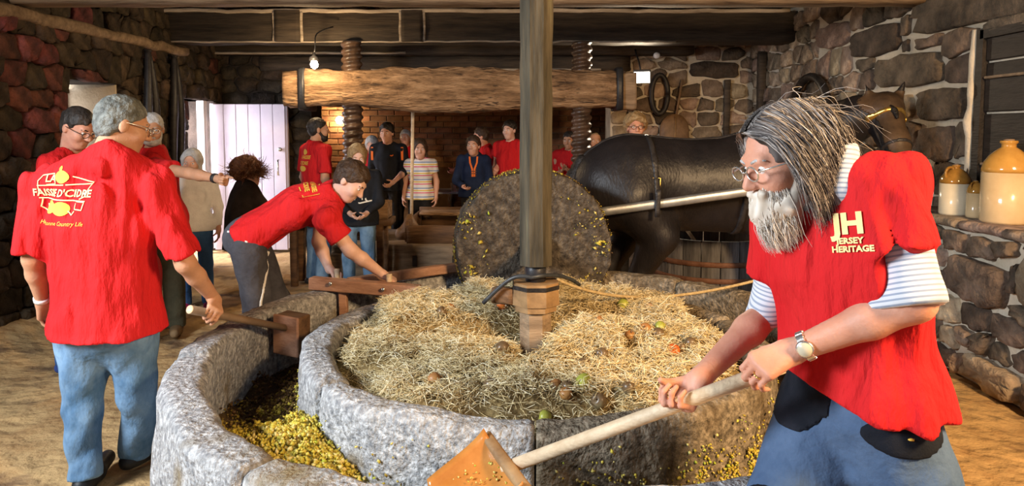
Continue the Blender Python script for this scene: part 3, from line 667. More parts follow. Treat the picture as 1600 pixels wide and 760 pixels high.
n = 40000; r = (RI0-0.02)*np.sqrt(rs.rand(n)); a = rs.rand(n)*2*math.pi; x = CX+r*np.cos(a); y = CY+r*np.sin(a)
zz = strawz(x, y)+rs.uniform(-0.006, 0.026, n)
th = rs.rand(n)*2*math.pi; tilt = rs.normal(0, 0.36, n); D = np.c_[np.cos(th)*np.cos(tilt), np.sin(th)*np.cos(tilt), np.sin(tilt)]
L = rs.uniform(0.03, 0.11, n); bend = rs.normal(0, 0.008, (n, 3)); bend[:, 2] += 0.004
keep = (r+L*0.5 < RI0+0.02) | (rs.rand(n) < 0.15)
cv, cf, cval = ribbons(np.c_[x, y, zz][keep], D[keep], L[keep], rs.uniform(0.0008, 0.0018, n)[keep], bend[keep], rs, np.clip(rs.normal(0.55, 0.28, n), 0, 1)[keep])
st = mk('straw_stalks', cv, cf, 'straw', straw, attrs={'rnd': cval}); st['kind'] = 'stuff'
# apples lying on the straw
def apple_mesh(r):
    prof = [(0.02, -0.74), (0.30, -0.84), (0.62, -0.70), (0.90, -0.30), (1.0, 0.10), (0.93, 0.48), (0.68, 0.76), (0.36, 0.84), (0.14, 0.72), (0.02, 0.62)]
    return lathe([(a_*r, b_*r) for a_, b_ in prof], (0, 0, 0), 14)
apples = {}
def apple(px, py, mt, label, r=0.028, tip=None):
    # find where the view ray meets the straw
    Yv = 3.2
    for _ in range(30):
        q = P(px, py, Yv); hz = float(strawz(np.array(q[0]), np.array(q[1]))); Yv += ((q[2]-r*0.6)-hz)/0.35*0.5
    q = P(px, py, Yv); q[2] = float(strawz(np.array(q[0]), np.array(q[1])))+r*0.62
    o = empty('apple', q, label, 'apple', 'windfall apples on the straw')
    Rm = np.array(Matrix.Rotation(random.uniform(0, 6), 3, 'Z') @ Matrix.Rotation(random.uniform(0.2, 1.6), 3, 'X'))
    v, f = apple_mesh(r*random.uniform(0.9, 1.1)); mk('fruit', v @ Rm.T+q, f, mt, o)
    v, f = tube([(0, 0, 0.6*r), (0.1*r, 0, 0.9*r), (0.3*r, 0, 1.2*r)], 0.0025, 5); mk('stem', v @ Rm.T+q, f, 'wood_handle_dark', o)
APP = [(974, 489, 'apple_green', 'bright green apple lying alone on the straw right of the post', 0.033), (937, 502, 'apple_rust', 'rusty apple on the straw just left of the bright green one', 0.027),
 (993, 504, 'apple_bruised', 'dull dark apple behind the shadowed hollow in the straw', 0.024), (1012, 505, 'apple_bruised', 'dark apple right of the shadowed hollow in the straw', 0.024),
 (1032, 512, 'apple_green', 'green apple by the group right of the post', 0.028), (1008, 516, 'apple_rust', 'russet apple in the middle of the group right of the post', 0.03),
 (1028, 522, 'apple_bruised', 'bruised apple at the front of the group right of the post', 0.026), (984, 525, 'apple_rust', 'brownish apple at the left of the group right of the post', 0.026),
 (1052, 552, 'apple_red', 'bright red apple nearest to the bearded man\'s forearm', 0.03), (1078, 541, 'apple_bruised', 'dark apple right of the bright red one', 0.027), (1064, 546, 'apple_bruised', 'small dark apple touching the bright red one', 0.022),
 (941, 554, 'apple_bruised', 'dark apple at the corner of the square straw slab', 0.026), (914, 572, 'apple_bruised', 'shiny bruised apple on the front of the square straw slab', 0.034), (912, 597, 'apple_green', 'yellowish apple below the shiny bruised one', 0.03),
 (936, 608, 'apple_bruised', 'brown apple at the front right of the straw slab cluster', 0.03), (868, 603, 'apple_rust', 'reddish apple at the left of the front cluster', 0.026), (887, 606, 'apple_bruised', 'dark apple in the middle of the front cluster', 0.026), (884, 615, 'apple_rust', 'amber apple at the bottom of the front cluster', 0.024),
 (982, 607, 'apple_bruised', 'greenish brown apple near the shovel handle', 0.028), (852, 634, 'apple_green', 'half crushed green and red apple at the front edge of the straw', 0.03), (768, 632, 'apple_bruised', 'round dull apple alone on the pale front straw', 0.03),
 (678, 594, 'apple_rust', 'brown apple in the pale straw near the left rim', 0.026), (785, 545, 'apple_bruised', 'dark red apple left of the post base', 0.034), (703, 499, 'apple_rust', 'pinkish apple in the group left of the post', 0.03),
 (690, 494, 'apple_bruised', 'grey green apple at the back of the group left of the post', 0.026), (672, 506, 'apple_bruised', 'dull apple at the left of the group left of the post', 0.026), (727, 513, 'apple_bruised', 'dark bluish apple at the right of the group left of the post', 0.026), (784, 482, 'apple_red', 'dark red apple beside the wooden collar of the post', 0.03),
 (1093, 497, 'apple_red', 'small red apple far right near the inner rim', 0.022), (1120, 501, 'apple_bruised', 'small dark apple farthest right on the straw', 0.022), (1015, 480, 'apple_rust', 'small brown apple far back right of the green one', 0.02)]
for a_ in APP: apple(*a_)

# ------------------------------------------------------------------ central shaft, collar, axle and runner stone
sx, sy = CX, CY
shaft = empty('mill_shaft', (sx, sy, 0.4), 'dark octagonal upright timber shaft in the middle of the mill', 'post')
def octo(r, z0, z1, seg, seed, rough=0.004, tw=math.pi/8):
    vs = []; 
    for k in range(seg+1):
        for j in range(8):
            a_ = tw+j*math.pi/4; vs.append([sx+r*math.cos(a_), sy+r*math.sin(a_), z0+(z1-z0)*k/seg])
    vs = np.array(vs); vs += rough*np.stack([vnoise(vs, 8, seed), vnoise(vs, 8, seed+1), 0*vs[:, 0]], 1)
    f = [[k*8+j, k*8+(j+1) % 8, (k+1)*8+(j+1) % 8, (k+1)*8+j] for k in range(seg) for j in range(8)]
    f += [list(range(8))[::-1], [seg*8+j for j in range(8)]]
    return vs, f
mk('upper_shaft', *octo(0.083, 0.955, 3.2, 40, 81), 'timber_dark_post', shaft, smooth=False)
mk('iron_neck', *lathe([(0.05, 0.86), (0.05, 0.96), (0.04, 0.965)], (sx, sy, 0), 16), 'iron_black', shaft)
mk('collar', *octo(0.118, 0.765, 0.875, 4, 82, 0.006), 'wood_collar', shaft, smooth=False)
mk('collar_lower', *octo(0.108, 0.735, 0.775, 3, 83, 0.004), 'wood_collar', shaft, smooth=False)
mk('collar_band', *octo(0.121, 0.842, 0.862, 1, 84, 0), 'iron', shaft, smooth=False)
mk('lower_shaft', *octo(0.082, 0.30, 0.75, 12, 85), 'timber_mid', shaft, smooth=False)
mk('side_lug', *timber((sx-0.10, sy-0.02, 0.80), (sx-0.20, sy+0.03, 0.80), 0.07, 0.08, 4, 0.004, 0.01, 86), 'timber_box', shaft)
wx, wy, wz, wr_ = 0.135, 4.64, 0.815, 0.53
mk('axle', *timber((sx, sy+0.08, 0.81), (wx-0.01, wy+0.25, 0.81), 0.09, 0.09, 8, 0.004, 0.02, 87), 'timber_dark', shaft)
wheel = empty('runner_stone', (wx, wy, 0.28), 'upright round crushing stone flecked with yellow apple pulp', 'millstone')
ax = nrm(V(-0.16, 1.0, 0)); WR = np.stack([nrm(np.cross(ax, V(0, 0, 1))), V(0, 0, 1), ax], 1)   # columns: right, up, axis
def disc(r, t, seed, n=180, nr_=30):
    vs = []; f = []
    prof = [(0.0, -t/2)]+[(r*k/nr_, -t/2) for k in range(1, nr_)]+[(r*0.99, -t/2), (r, -t/2+0.03), (r, 0), (r, t/2-0.03), (r*0.98, t/2), (r*0.5, t/2), (0.0, t/2)]
    for q, (rr, ax_) in enumerate(prof):
        for j in range(n):
            a_ = 2*math.pi*j/n; vs.append([rr*math.cos(a_), rr*math.sin(a_), ax_])
    vs = np.array(vs); m = len(prof)
    an_ = np.arctan2(vs[:, 1], vs[:, 0]); nz = 0.012*vnoise(vs, 9, seed)+0.010*vnoise(np.c_[vs[:, 0]*.8+vs[:, 1]*.6, (vs[:, 1]*.8-vs[:, 0]*.6)*.15, vs[:, 2]], 26, seed+1)+0.006*vnoise(vs, 50, seed+5)
    rad = np.sqrt(vs[:, 0]**2+vs[:, 1]**2); e = rad > r*0.985
    vs[:, 2] += np.where(e, 0, nz); vs[:, :2] *= np.where(e, 1+nz*1.6, 1)[:, None]
    for q in range(m-1):
        for j in range(n):
            a_ = q*n+j; b_ = q*n+(j+1) % n; f.append([a_, a_+n, b_+n, b_])
    return vs, f
v, f = disc(wr_, 0.26, 90); mk('stone_disc', v @ WR.T+V(wx, wy, wz), f, 'granite_dark', wheel)
mk('hub', *[(lambda q: (q[0] @ WR.T+V(wx, wy, wz), q[1]))(lathe([(0.10, -0.19), (0.105, -0.12), (0.105, 0.19)], (0, 0, 0), 24))][0], 'iron', wheel)
n = 1500; rs = np.random.RandomState(31); a = rs.uniform(0, 2*math.pi, n); cl = vnoise(np.c_[np.cos(a)*2, np.sin(a)*2, a*0], 1.8, 4)
r = wr_*np.sqrt(rs.uniform(0.30, 0.98, n)); q = np.c_[r*np.cos(a), r*np.sin(a), np.full(n, -0.137)]
kp = (vnoise(q, 9, 17)+rs.normal(0, 0.22, n)) > 0.42; q = q[kp]; n = len(q)
cv, cf, ci = chunks(q, 0.004+0.022*rs.rand(n)**2.5, 32, 0.4)
o = mk('apple_pulp', cv @ WR.T+V(wx, wy, wz), cf, 'pulp', wheel, attrs={'rnd': np.clip(rs.normal(0.76, 0.16, n), 0, 1)[ci]}, smooth=False); o['kind'] = 'stuff'
n = 1500; a = rs.uniform(0, 2*math.pi, n); q = np.c_[(wr_+0.003)*np.cos(a), (wr_+0.003)*np.sin(a), rs.uniform(-0.13, 0.13, n)]
cv, cf, ci = chunks(q, rs.uniform(0.004, 0.012, n), 33, 0.5)
o = mk('rim_pulp', cv @ WR.T+V(wx, wy, wz), cf, 'pulp', wheel, attrs={'rnd': np.clip(rs.normal(0.30, 0.22, n), 0, 1)[ci]}, smooth=False); o['kind'] = 'stuff'
# hose by the shaft and the lead rope to the horse
hz = mk('drip_hose', *tube(bez(P(755, 474, 3.25), P(790, 440, 3.22), P(800, 428, 3.2), P(826, 433, 3.19), 14)+bez(P(830, 434, 3.19), P(850, 430, 3.18), P(880, 425, 3.3), P(905, 445, 3.5), 10), 0.010, 8), 'hose'); tag(hz, 'black bent rod leaning on the straw beside the wooden collar', 'rod')
rp = mk('lead_rope', *tube(bez(P(870, 437, 3.3), P(960, 480, 3.7), P(1080, 470, 3.9), P(1230, 425, 4.1), 30)+bez(P(1232, 424, 4.1), P(1300, 400, 4.3), P(1380, 330, 4.6), P(1395, 262, 4.72), 16), 0.009, 7), 'rope'); tag(rp, 'tan rope running from the shaft collar towards the horse', 'rope')
# ------------------------------------------------------------------ implicit surfaces for bodies, clothes and the horse
def smin(a, b, k):
    h = np.maximum(k-np.abs(a-b), 0)/k
    return np.minimum(a, b)-h*h*(k*0.25)
def cone(a, b, ra, rb, fl=None, s=1.0):
    """tapered capsule; fl, s: flattened by s along direction fl"""
    a = np.asarray(a, np.float32); b = np.asarray(b, np.float32); ab = b-a; L2 = float(ab @ ab)+1e-9
    if fl is not None: fl = np.asarray(nrm(fl), np.float32)
    def fn(Q):
        v = Q-a; t = np.clip((v @ ab)/L2, 0, 1); v = v-t[:, None]*ab; r = ra+t*(rb-ra)
        if fl is not None:
            c = v @ fl; d2 = (v*v).sum(1)-c*c+(c/s)**2; g = np.sqrt(np.maximum(d2, 1e-12))
            m = np.sqrt((v*v).sum(1)+1e-12); return (g-r)*np.clip(m/np.maximum(g, 1e-6), s, 1)
        return np.sqrt((v*v).sum(1)+1e-12)-r
    R = max(ra, rb)
    return fn, np.minimum(a, b)-R, np.maximum(a, b)+R
def ell(c, r, R=None):
    c = np.asarray(c, np.float32); r = np.asarray(r, np.float32); Rm = None if R is None else np.asarray(R, np.float32)
    def fn(Q):
        v = Q-c
        if Rm is not None: v = v @ Rm
        k0 = np.sqrt(((v/r)**2).sum(1)+1e-12); k1 = np.sqrt(((v/(r*r))**2).sum(1)+1e-12)
        return k0*(k0-1)/k1
    m = float(r.max())
    return fn, c-m, c+m
class Sdf:
    def __init__(s): s.ops = []; s.lo = np.full(3, 1e9); s.hi = np.full(3, -1e9)
    def add(s, p, k=0.03):
        s.ops.append(('u', p[0], k)); s.lo = np.minimum(s.lo, p[1]); s.hi = np.maximum(s.hi, p[2]); return s
    def cut(s, p, k=0.01): s.ops.append(('c', p[0], k)); return s
    def plane(s, pt, n, k=0.004):
        pt = np.asarray(pt, np.float32); n = np.asarray(nrm(n), np.float32)
        s.ops.append(('i', lambda Q: (Q-pt) @ n, k)); return s
    def isect(s, fn, k=0.004): s.ops.append(('i', fn, k)); return s
    def disp(s, fn): s.ops.append(('d', fn, 0)); return s
    def grow(s, d): s.ops.append(('g', d, 0)); return s
    def ev(s, Q):
        Q = np.asarray(Q, np.float32); F = np.full(len(Q), 9.0, np.float32)
        for t, f, k in s.ops:
            if t == 'u': F = smin(F, f(Q), k)
            elif t == 'c': F = -smin(-F, f(Q), k)
            elif t == 'i': F = -smin(-F, -f(Q), k)
            elif t == 'g': F = F-f
            elif t == 'd':
                m = np.abs(F) < 0.05
                if m.any(): F[m] += f(Q[m])
        return F
    def mesh(s, h, lo=None, hi=None, pad=0.03):
        lo = (s.lo if lo is None else np.maximum(s.lo, lo))-pad; hi = (s.hi if hi is None else np.minimum(s.hi, hi))+pad
        n = np.maximum(np.ceil((hi-lo)/h).astype(int)+1, 3)
        # coarse pass marks the blocks near the surface, the rest is skipped
        ax = [lo[i]+h*np.arange(n[i]) for i in range(3)]
        B = 6; nb = (n+B-1)//B
        cx = [lo[i]+h*(B*np.arange(nb[i])+(B-1)/2) for i in range(3)]
        C = np.stack(np.meshgrid(*cx, indexing='ij'), -1).reshape(-1, 3)
        Fc = s.ev(C); near = (np.abs(Fc) < h*B*1.15+0.02).reshape(nb)
        near = np.repeat(np.repeat(np.repeat(near, B, 0), B, 1), B, 2)[:n[0], :n[1], :n[2]]
        F = np.repeat(np.repeat(np.repeat(Fc.reshape(nb), B, 0), B, 1), B, 2)[:n[0], :n[1], :n[2]].astype(np.float32).copy()
        ii = np.nonzero(near)
        Q = np.stack([ax[0][ii[0]], ax[1][ii[1]], ax[2][ii[2]]], 1)
        F[ii] = s.ev(Q)
        return nets(F, lo, h)
def nets(F, lo, h):
    n = F.shape; S = F < 0; cs = tuple(x-1 for x in n)
    acc = np.zeros(cs+(3,), np.float32); cnt = np.zeros(cs, np.float32); masks = []
    for a in range(3):
        sl0 = [slice(None)]*3; sl1 = [slice(None)]*3; sl0[a] = slice(0, -1); sl1[a] = slice(1, None)
        F0 = F[tuple(sl0)]; F1 = F[tuple(sl1)]; mk_ = S[tuple(sl0)] != S[tuple(sl1)]
        t = np.where(mk_, F0/np.where(mk_, F0-F1, 1), 0); masks.append(mk_)
        o = [b for b in range(3) if b != a]
        for d0 in (0, 1):
            for d1 in (0, 1):
                sl = [slice(None)]*3; sl[o[0]] = slice(d0, n[o[0]]-1+d0); sl[o[1]] = slice(d1, n[o[1]]-1+d1)
                m = mk_[tuple(sl)].astype(np.float32); acc[..., a] += t[tuple(sl)]*m
                if d0: acc[..., o[0]] += m
                if d1: acc[..., o[1]] += m
                cnt += m
    act = cnt > 0; ijk = np.argwhere(act); idx = np.full(cs, -1, np.int64); idx[act] = np.arange(len(ijk))
    verts = (ijk+acc[act]/cnt[act][:, None])*h+lo
    fs = []
    for a in range(3):
        o = [b for b in range(3) if b != a]
        m = masks[a].copy(); sl = [slice(None)]*3; sl[o[0]] = slice(1, n[o[0]]-1); sl[o[1]] = slice(1, n[o[1]]-1)
        e = np.argwhere(m[tuple(sl)])
        if not len(e): continue
        e[:, o[0]] += 1; e[:, o[1]] += 1
        def g(d0, d1):
            q = e.copy(); q[:, o[0]] += d0; q[:, o[1]] += d1; return idx[q[:, 0], q[:, 1], q[:, 2]]
        quad = np.stack([g(-1, -1), g(0, -1), g(0, 0), g(-1, 0)], 1)
        ins = S[e[:, 0], e[:, 1], e[:, 2]]
        flip = ins if a != 1 else ~ins
        quad[~flip] = quad[~flip][:, ::-1]
        fs.append(quad)
    f = np.concatenate(fs); f = f[(f >= 0).all(1)]
    return verts, f
def cat(ms):
    vs = []; fs = []; n = 0
    for v, f in ms: vs.append(v); fs.append(np.asarray(f)+n); n += len(v)
    return np.concatenate(vs), np.concatenate(fs)
def folds(amp, seed, axis=(0, 0, 1), f1=12, f2=25):
    """cloth creases that run along an axis"""
    ax_ = np.asarray(nrm(axis), float)
    def fn(Q):
        q = np.asarray(Q, float); q = q-np.outer(q @ ax_, ax_)*0.72
        n = vnoise(q, f1, seed); m = vnoise(q, f2, seed+1)
        return (amp*(1-2.4*np.abs(n))*0.7+amp*0.5*m).astype(np.float32)
    return fn
def strands(roots, tips, mids, r, val, rs, n=7, jit=0.004):
    """tapered hair strands along quadratic curves -> verts, quads, attr"""
    m = len(roots); ts = np.linspace(0, 1, n); D = tips-roots
    S = np.cross(D, rs.normal(size=(m, 3))); S /= np.linalg.norm(S, axis=1)[:, None]+1e-9
    U2 = np.cross(D, S); U2 /= np.linalg.norm(U2, axis=1)[:, None]+1e-9; vs = []
    ph = rs.rand(m)*6.28; fq = rs.uniform(4, 9, m)
    for t in ts:
        c = roots*(1-t)**2+mids*2*t*(1-t)+tips*t*t
        wv = jit*t*np.sin(fq*t+ph)[:, None]; c = c+S*wv+U2*wv*0.6
        w_ = (np.asarray(r)*(1-0.75*t**2))[:, None]
        for j in range(3):
            an = 2*math.pi*j/3; vs.append(c+(S*math.cos(an)+U2*math.sin(an))*w_)
    vs = np.stack(vs, 1); f = [[k*3+j, k*3+(j+1) % 3, (k+1)*3+(j+1) % 3, (k+1)*3+j] for k in range(n-1) for j in range(3)]
    f = np.array(f)[None]+(np.arange(m)*3*n)[:, None, None]
    return vs.reshape(-1, 3), f.reshape(-1, 4), np.repeat(val, 3*n)

# ------------------------------------------------------------------ people
def stand(X, Y, head, H=1.72, over=None, lean=0.0):
    """joints of a standing figure, facing `head` degrees (0 = away from the photographer, 180 = towards him)"""
    a = math.radians(head); s = H/1.74
    fw = V(-math.sin(a), math.cos(a), 0); rt = V(math.cos(a), math.sin(a), 0)
    L = dict(pel=(0, 0, .95), chest=(0, .0, 1.24), neck=(0, -.015, 1.46), head=(0, .03, 1.615), sR=(.185, -.01, 1.40), sL=(-.185, -.01, 1.40),
             eR=(.245, -.03, 1.12), eL=(-.245, -.03, 1.12), wR=(.25, .07, .88), wL=(-.25, .07, .88), hR=(.095, 0, .92), hL=(-.095, 0, .92),
             kR=(.11, .02, .50), kL=(-.11, .02, .50), aR=(.115, -.02, .085), aL=(-.115, -.02, .085), tR=(.135, .15, .03), tL=(-.135, .15, .03))
    loc = dict(L)
    for k, v in (over or {}).items():
        if k in L: loc[k] = v
    J = {}
    for k, v in loc.items():
        x, y, z = v
        if lean and z > 0.95: y, z = y+(z-0.95)*math.sin(lean), 0.95+(z-0.95)*math.cos(lean)
        J[k] = V(X, Y, 0)+(rt*x+fw*y+V(0, 0, 1)*z)*s
    J['hf'] = fw; J['hu'] = V(0, 0, 1); J['fw'] = fw; J['rt'] = rt; J['s'] = s
    return J
def look(J, yaw=0, pitch=0, roll=0):
    """turn the head: yaw to the person's left, pitch down"""
    fw, rt, up = J['fw'], J['rt'], V(0, 0, 1); y = math.radians(yaw); p = math.radians(pitch)
    f = fw*math.cos(y)-rt*math.sin(y); J['hf'] = nrm(f*math.cos(p)-up*math.sin(p)); J['hu'] = nrm(up*math.cos(p)+f*math.sin(p)); return J
def head_frame(J):
    f = nrm(J['hf']); u = J['hu']-f*np.dot(J['hu'], f); u = nrm(u); r = np.cross(f, u)
    return np.stack([r, f, u], 1)
def head_sdf(J, hs, ears=True, chubby=1.0):
    R = head_frame(J); c = J['head']
    def g(x, y, z): return c+R @ (V(x, y, z)*hs)
    S = Sdf()
    S.add(ell(g(0, -.014, .036), V(.075, .096, .084)*hs, R)); S.add(ell(g(0, .025, -.03), V(.060*chubby, .066, .085)*hs, R), .03*hs)
    S.add(ell(g(0, .052, -.093), V(.032*chubby, .030, .024)*hs, R), .035*hs)
    S.add(cone(g(-.034, .080, .026), g(.034, .080, .026), .011*hs, .011*hs), .02*hs)
    for sx_ in (-1, 1):
        S.add(ell(g(sx_*.036*chubby, .062, -.026), V(.026, .026, .026)*hs, R), .025*hs)
        S.cut(ell(g(sx_*.031, .104, .006), V(.017, .018, .012)*hs, R), .014*hs)
        if ears: S.add(ell(g(sx_*.076, -.010, -.006), V(.010, .020, .032)*hs, R), .008*hs)
    S.add(cone(g(0, .088, .014), g(0, .110, -.026), .0085*hs, .0125*hs), .012*hs)
    for sx_ in (-1, 1): S.add(ell(g(sx_*.011, .100, -.030), V(.009, .010, .008)*hs, R), .006*hs)
    S.add(cone(g(-.018, .084, -.056), g(.018, .084, -.056), .006*hs, .006*hs), .008*hs); S.add(cone(g(-.014, .084, -.067), g(.014, .084, -.067), .007*hs, .007*hs), .006*hs)
    S.cut(cone(g(-.022, .096, -.0615), g(.022, .096, -.0615), .0025*hs, .0025*hs), .004*hs)
    nb = J['neck']; S.add(cone(nb, g(0, -.022, -.06), .060*hs, .054*hs), .03*hs)
    return S, g, R
def hand_sdf(w, d, t, side, curl=(25, 30, 20), hs=1.0, thumb=(0.55, 0.75, 0.35), tc=20, point=False, spread=0.0):
    """w wrist, d towards the fingertips, t towards the thumb side; side R or L"""
    d = nrm(d); t = np.asarray(t, float); t = nrm(t-d*np.dot(t, d)); pn = np.cross(t, d)*(1 if side == 'R' else -1)
    S = Sdf(); kn = []
    xs = (.030, .010, -.010, -.029); lens = ((.042, .026, .021), (.047, .030, .022), (.043, .028, .021), (.034, .021, .019)); rr = (.0092, .0095, .0090, .0080)
    for i in range(4):
        k = w+(d*(.092-.004*abs(i-1))+t*xs[i])*hs; kn.append(k)
        S.add(cone(w+(d*.008+t*xs[i]*.45)*hs, k, .0165*hs, .0125*hs), .016*hs)
    for i in range(4):
        p = kn[i]; ang = 0.0; dr = nrm(d+t*spread*(1.5-i)*0.2)
        cu = (8, 6, 5) if (point and i == 0) else ((75, 85, 45) if point else curl)
        for q in range(3):
            ang += math.radians(cu[q]); v = dr*math.cos(ang)+pn*math.sin(ang); e = p+v*lens[i][q]*hs
            S.add(cone(p, e, rr[i]*(1-.10*q)*hs, rr[i]*(1-.10*(q+1))*hs), .004*hs); p = e
    p = w+(d*.022+t*.024+pn*.006)*hs; v = nrm(t*thumb[0]+d*thumb[1]+pn*thumb[2])
    axis_ = nrm(np.cross(v, nrm(pn*0.8-t*0.7)))
    for q, (ln, r0, r1) in enumerate(((.042, .0145, .0115), (.032, .0110, .0098), (.026, .0098, .0080))):
        e = p+v*ln*hs; S.add(cone(p, e, r0*hs, r1*hs), .010*hs if q == 0 else .004*hs); p = e
        a_ = math.radians(tc); v = nrm(v*math.cos(a_)+np.cross(axis_, v)*math.sin(a_))
    return S
def person(label, J, top='shirt_red', sleeve=0.5, trousers='jeans', skin='skin', hair='hair_dark', shoes='shoe_black', vox=0.014, hvox=0.009, handvox=0.007,
           fat=1.0, width=1.0, glasses=None, hstyle='short', hands=None, hem=0.10, loose=0.016, hs=None, beard=None, eyes=True, female=False, legs=True,
           fold=0.009, along=False, grp=None, carve=False, cuff=True, arms='LR', feet=True, chubby=1.0, hem_n=None, shirt_extra=None, seed=1, brow=None, hemw=1.0, ears=True, hug=True, tfold=0.007, leg_r=1.0):
    if vox >= .012: vox *= 1.16; handvox *= 1.25; hvox *= 1.12
    s = J['s']; base = (J['aL']+J['aR'])/2; base = V(base[0], base[1], 0.0)
    root = empty('person', base, label, 'person', grp)
    hs = hs or (0.94 if s < 0.92 else 1.0)
    up = nrm(J['chest']-J['pel']); rt = nrm(J['sR']-J['sL']); fw = nrm(np.cross(up, rt)); w1 = J['pel']*0.6+J['chest']*0.4
    def torso(S, o, k=.05):
        S.add(cone(J['pel'], w1, (.150+o)*s*width*fat**.5, (.138+o)*s*width*fat, fw, .70*fat), k)
        S.add(cone(w1, J['chest'], (.138+o)*s*width*fat, (.163+o)*s*width, fw, .66+(fat-1)*.4), k)
        S.add(cone(J['chest'], J['neck']*.72+J['chest']*.28, (.163+o)*s*width, (.105+o)*s, fw, .66), k)
        S.add(cone(J['sL'], J['neck']-up*.03*s, (.058+o)*s, (.062+o)*s), k); S.add(cone(J['sR'], J['neck']-up*.03*s, (.058+o)*s, (.062+o)*s), k)
        if fat > 1.05: S.add(ell(w1+fw*.05*s, V(.15, .13*fat, .15)*s*fat+o+.012, np.stack([rt, fw, up], 1)), .06)
        if female:
            for q in (-1, 1): S.add(ell(J['chest']+fw*.085*s+rt*q*.06*s+up*.03*s, (V(.06, .05, .055)+o)*s), .04)
        return S
    # body: one skin surface; head and hands sampled finer
    S = torso(Sdf(), -.012)
    for q in arms: S.add(cone(J['s'+q], J['e'+q], .050*s, .042*s), .03); S.add(cone(J['e'+q], J['w'+q]*.35+J['e'+q]*.65, .043*s, .041*s), .02); S.add(cone(J['w'+q]*.35+J['e'+q]*.65, J['w'+q], .041*s, .027*s), .02)
    if legs:
        for q in 'LR': S.add(cone(J['h'+q], J['k'+q], .075*s, .05*s), .03); S.add(cone(J['k'+q], J['a'+q], .05*s, .035*s), .03)
    S.add(cone(J['neck']-up*.05*s, J['neck']*.6+J['head']*.4, .062*s, .05*s), .03)
    ms = [S.mesh(vox*1.15)]
    HS, g, R = head_sdf(J, hs, ears, chubby); ms.append(HS.mesh(hvox))
    hands = hands or {}
    for q in arms:
        fd = nrm(J['w'+q]-J['e'+q]); sp = hands.get(q, {})
        d = sp.get('d', fd); t = sp.get('t', J['fw']); kw = {k: v for k, v in sp.items() if k not in ('d', 't')}
        Hd = hand_sdf(J['w'+q], d, t, q, hs=1.0*s*sp.get('hs', 1.0) if 'hs' not in kw else kw.pop('hs')*s, **kw)
        Hd.add(cone(J['w'+q]-fd*.03, J['w'+q]+fd*.01, .029*s, .025*s), .02)
        ms.append(Hd.mesh(handvox))
    v, f = cat(ms); mk('body', v, f, skin, root)
    # clothes
    S = Sdf(); S = torso(S, loose); hp = J['pel']-up*hem*s
    S.add(cone(J['pel'], hp-up*.05*s, (.150+loose)*s*width*fat**.5, (.158+loose*1.6)*s*width*fat**.5*hemw, fw, .76*fat*hemw), .05)
    if legs and hug:
        S.add(ell(J['pel']-fw*.05*s-up*.04*s, V(.14*width, .09, .11)*s+.020, np.stack([rt, fw, up], 1)), .06)
        for q in 'LR':
            ho, hk = J['h'+q], J['h'+q]*.6+J['k'+q]*.4; r0_ = (.098+loose*.3)*s*width**.5*leg_r; S.add(cone(ho, hk, r0_+.020, (r0_*.6+.073*s*leg_r*.4)+.026), .08)
    ends = {}
    for q in arms:
        sd = nrm(J['e'+q]-J['s'+q]); ln = np.linalg.norm(J['e'+q]-J['s'+q]); A_ = Sdf()
        if sleeve <= 1.0:
            e = J['s'+q]+sd*ln*sleeve; d = sd; A_.add(cone(J['s'+q], e+sd*.06, (.062+loose*.7)*s, (.060+loose*1.2)*s)); rc_ = (.060+loose*1.2-.030)*s
        else:
            d = nrm(J['w'+q]-J['e'+q]); ln2 = np.linalg.norm(J['w'+q]-J['e'+q]); e = J['e'+q]+d*ln2*(sleeve-1.0); rc_ = (.036+loose*.6-.010)*s
            A_.add(cone(J['s'+q], J['e'+q], (.062+loose*.6)*s, (.050+loose*.7)*s)); A_.add(cone(J['e'+q], e+d*.03, (.050+loose*.7)*s, (.036+loose*.6)*s), .02)
        if fold: A_.disp(folds(fold*.4, seed*13+7, d))
        A_.plane(e, d)
        if carve: A_.cut(cone(e-d*.012, e+d*.10, rc_, rc_+.004), .006)
        ends[q] = (e, d); S.add((A_.ev, A_.lo, A_.hi), .03)
    if shirt_extra: shirt_extra(S)
    if fold: S.disp(folds(fold, seed*17+3, up))
    hn = nrm(hem_n) if hem_n is not None else -up
    S.plane(hp, hn)
    nd_ = nrm(g(0, -.022, -.06)-J['neck']); S.cut(cone(J['neck']+nd_*.045*s+fw*.012, J['neck']+nd_*.25, .070*s, .085*s), .010)
    v, f = S.mesh(vox*0.9); at = None
    if along: at = {'along': (v-V(0, 0, 0)) @ up}
    shirt = mk('shirt', v, f, top, root, attrs=at)
    out = dict(root=root, shirt=shirt, sv=v, sf=f, g=g, R=R, up=up, rt=rt, fw=fw, ends=ends, hs=hs, hp=hp)
    if legs:
        S = Sdf(); S.add(cone(J['pel']+up*.05*s, J['pel']-up*.02*s, .150*s*width*fat**.4, .150*s*width*fat**.4, fw, .74*fat**.5), .04)
        S.add(ell(J['pel']-fw*.05*s-up*.04*s, V(.14*width, .09, .11)*s, np.stack([rt, fw, up], 1)), .05)
        for q in 'LR':
            S.add(cone(J['h'+q], J['k'+q], (.098+loose*.3)*s*width**.5*leg_r, .073*s*leg_r), .03); S.add(cone(J['k'+q], J['a'+q]-V(0, 0, .02), .073*s*leg_r, .066*s*leg_r), .03)
        S.disp(folds(tfold, seed*31+5, (0.5, 0.1, 0.6), 8, 19))
        z0 = min(J['aL'][2], J['aR'][2])
        for q in 'LR':
            d = nrm(J['a'+q]-J['k'+q]); e = np.asarray(J['a'+q]-V(0, 0, .035), np.float32); d32 = np.asarray(d, np.float32)
            S.isect((lambda e, d32: lambda Q: np.minimum((Q-e) @ d32, 0.13-np.sqrt(((Q-e-d32*((Q-e) @ d32)[:, None])**2).sum(1))))(e, d32), .004)
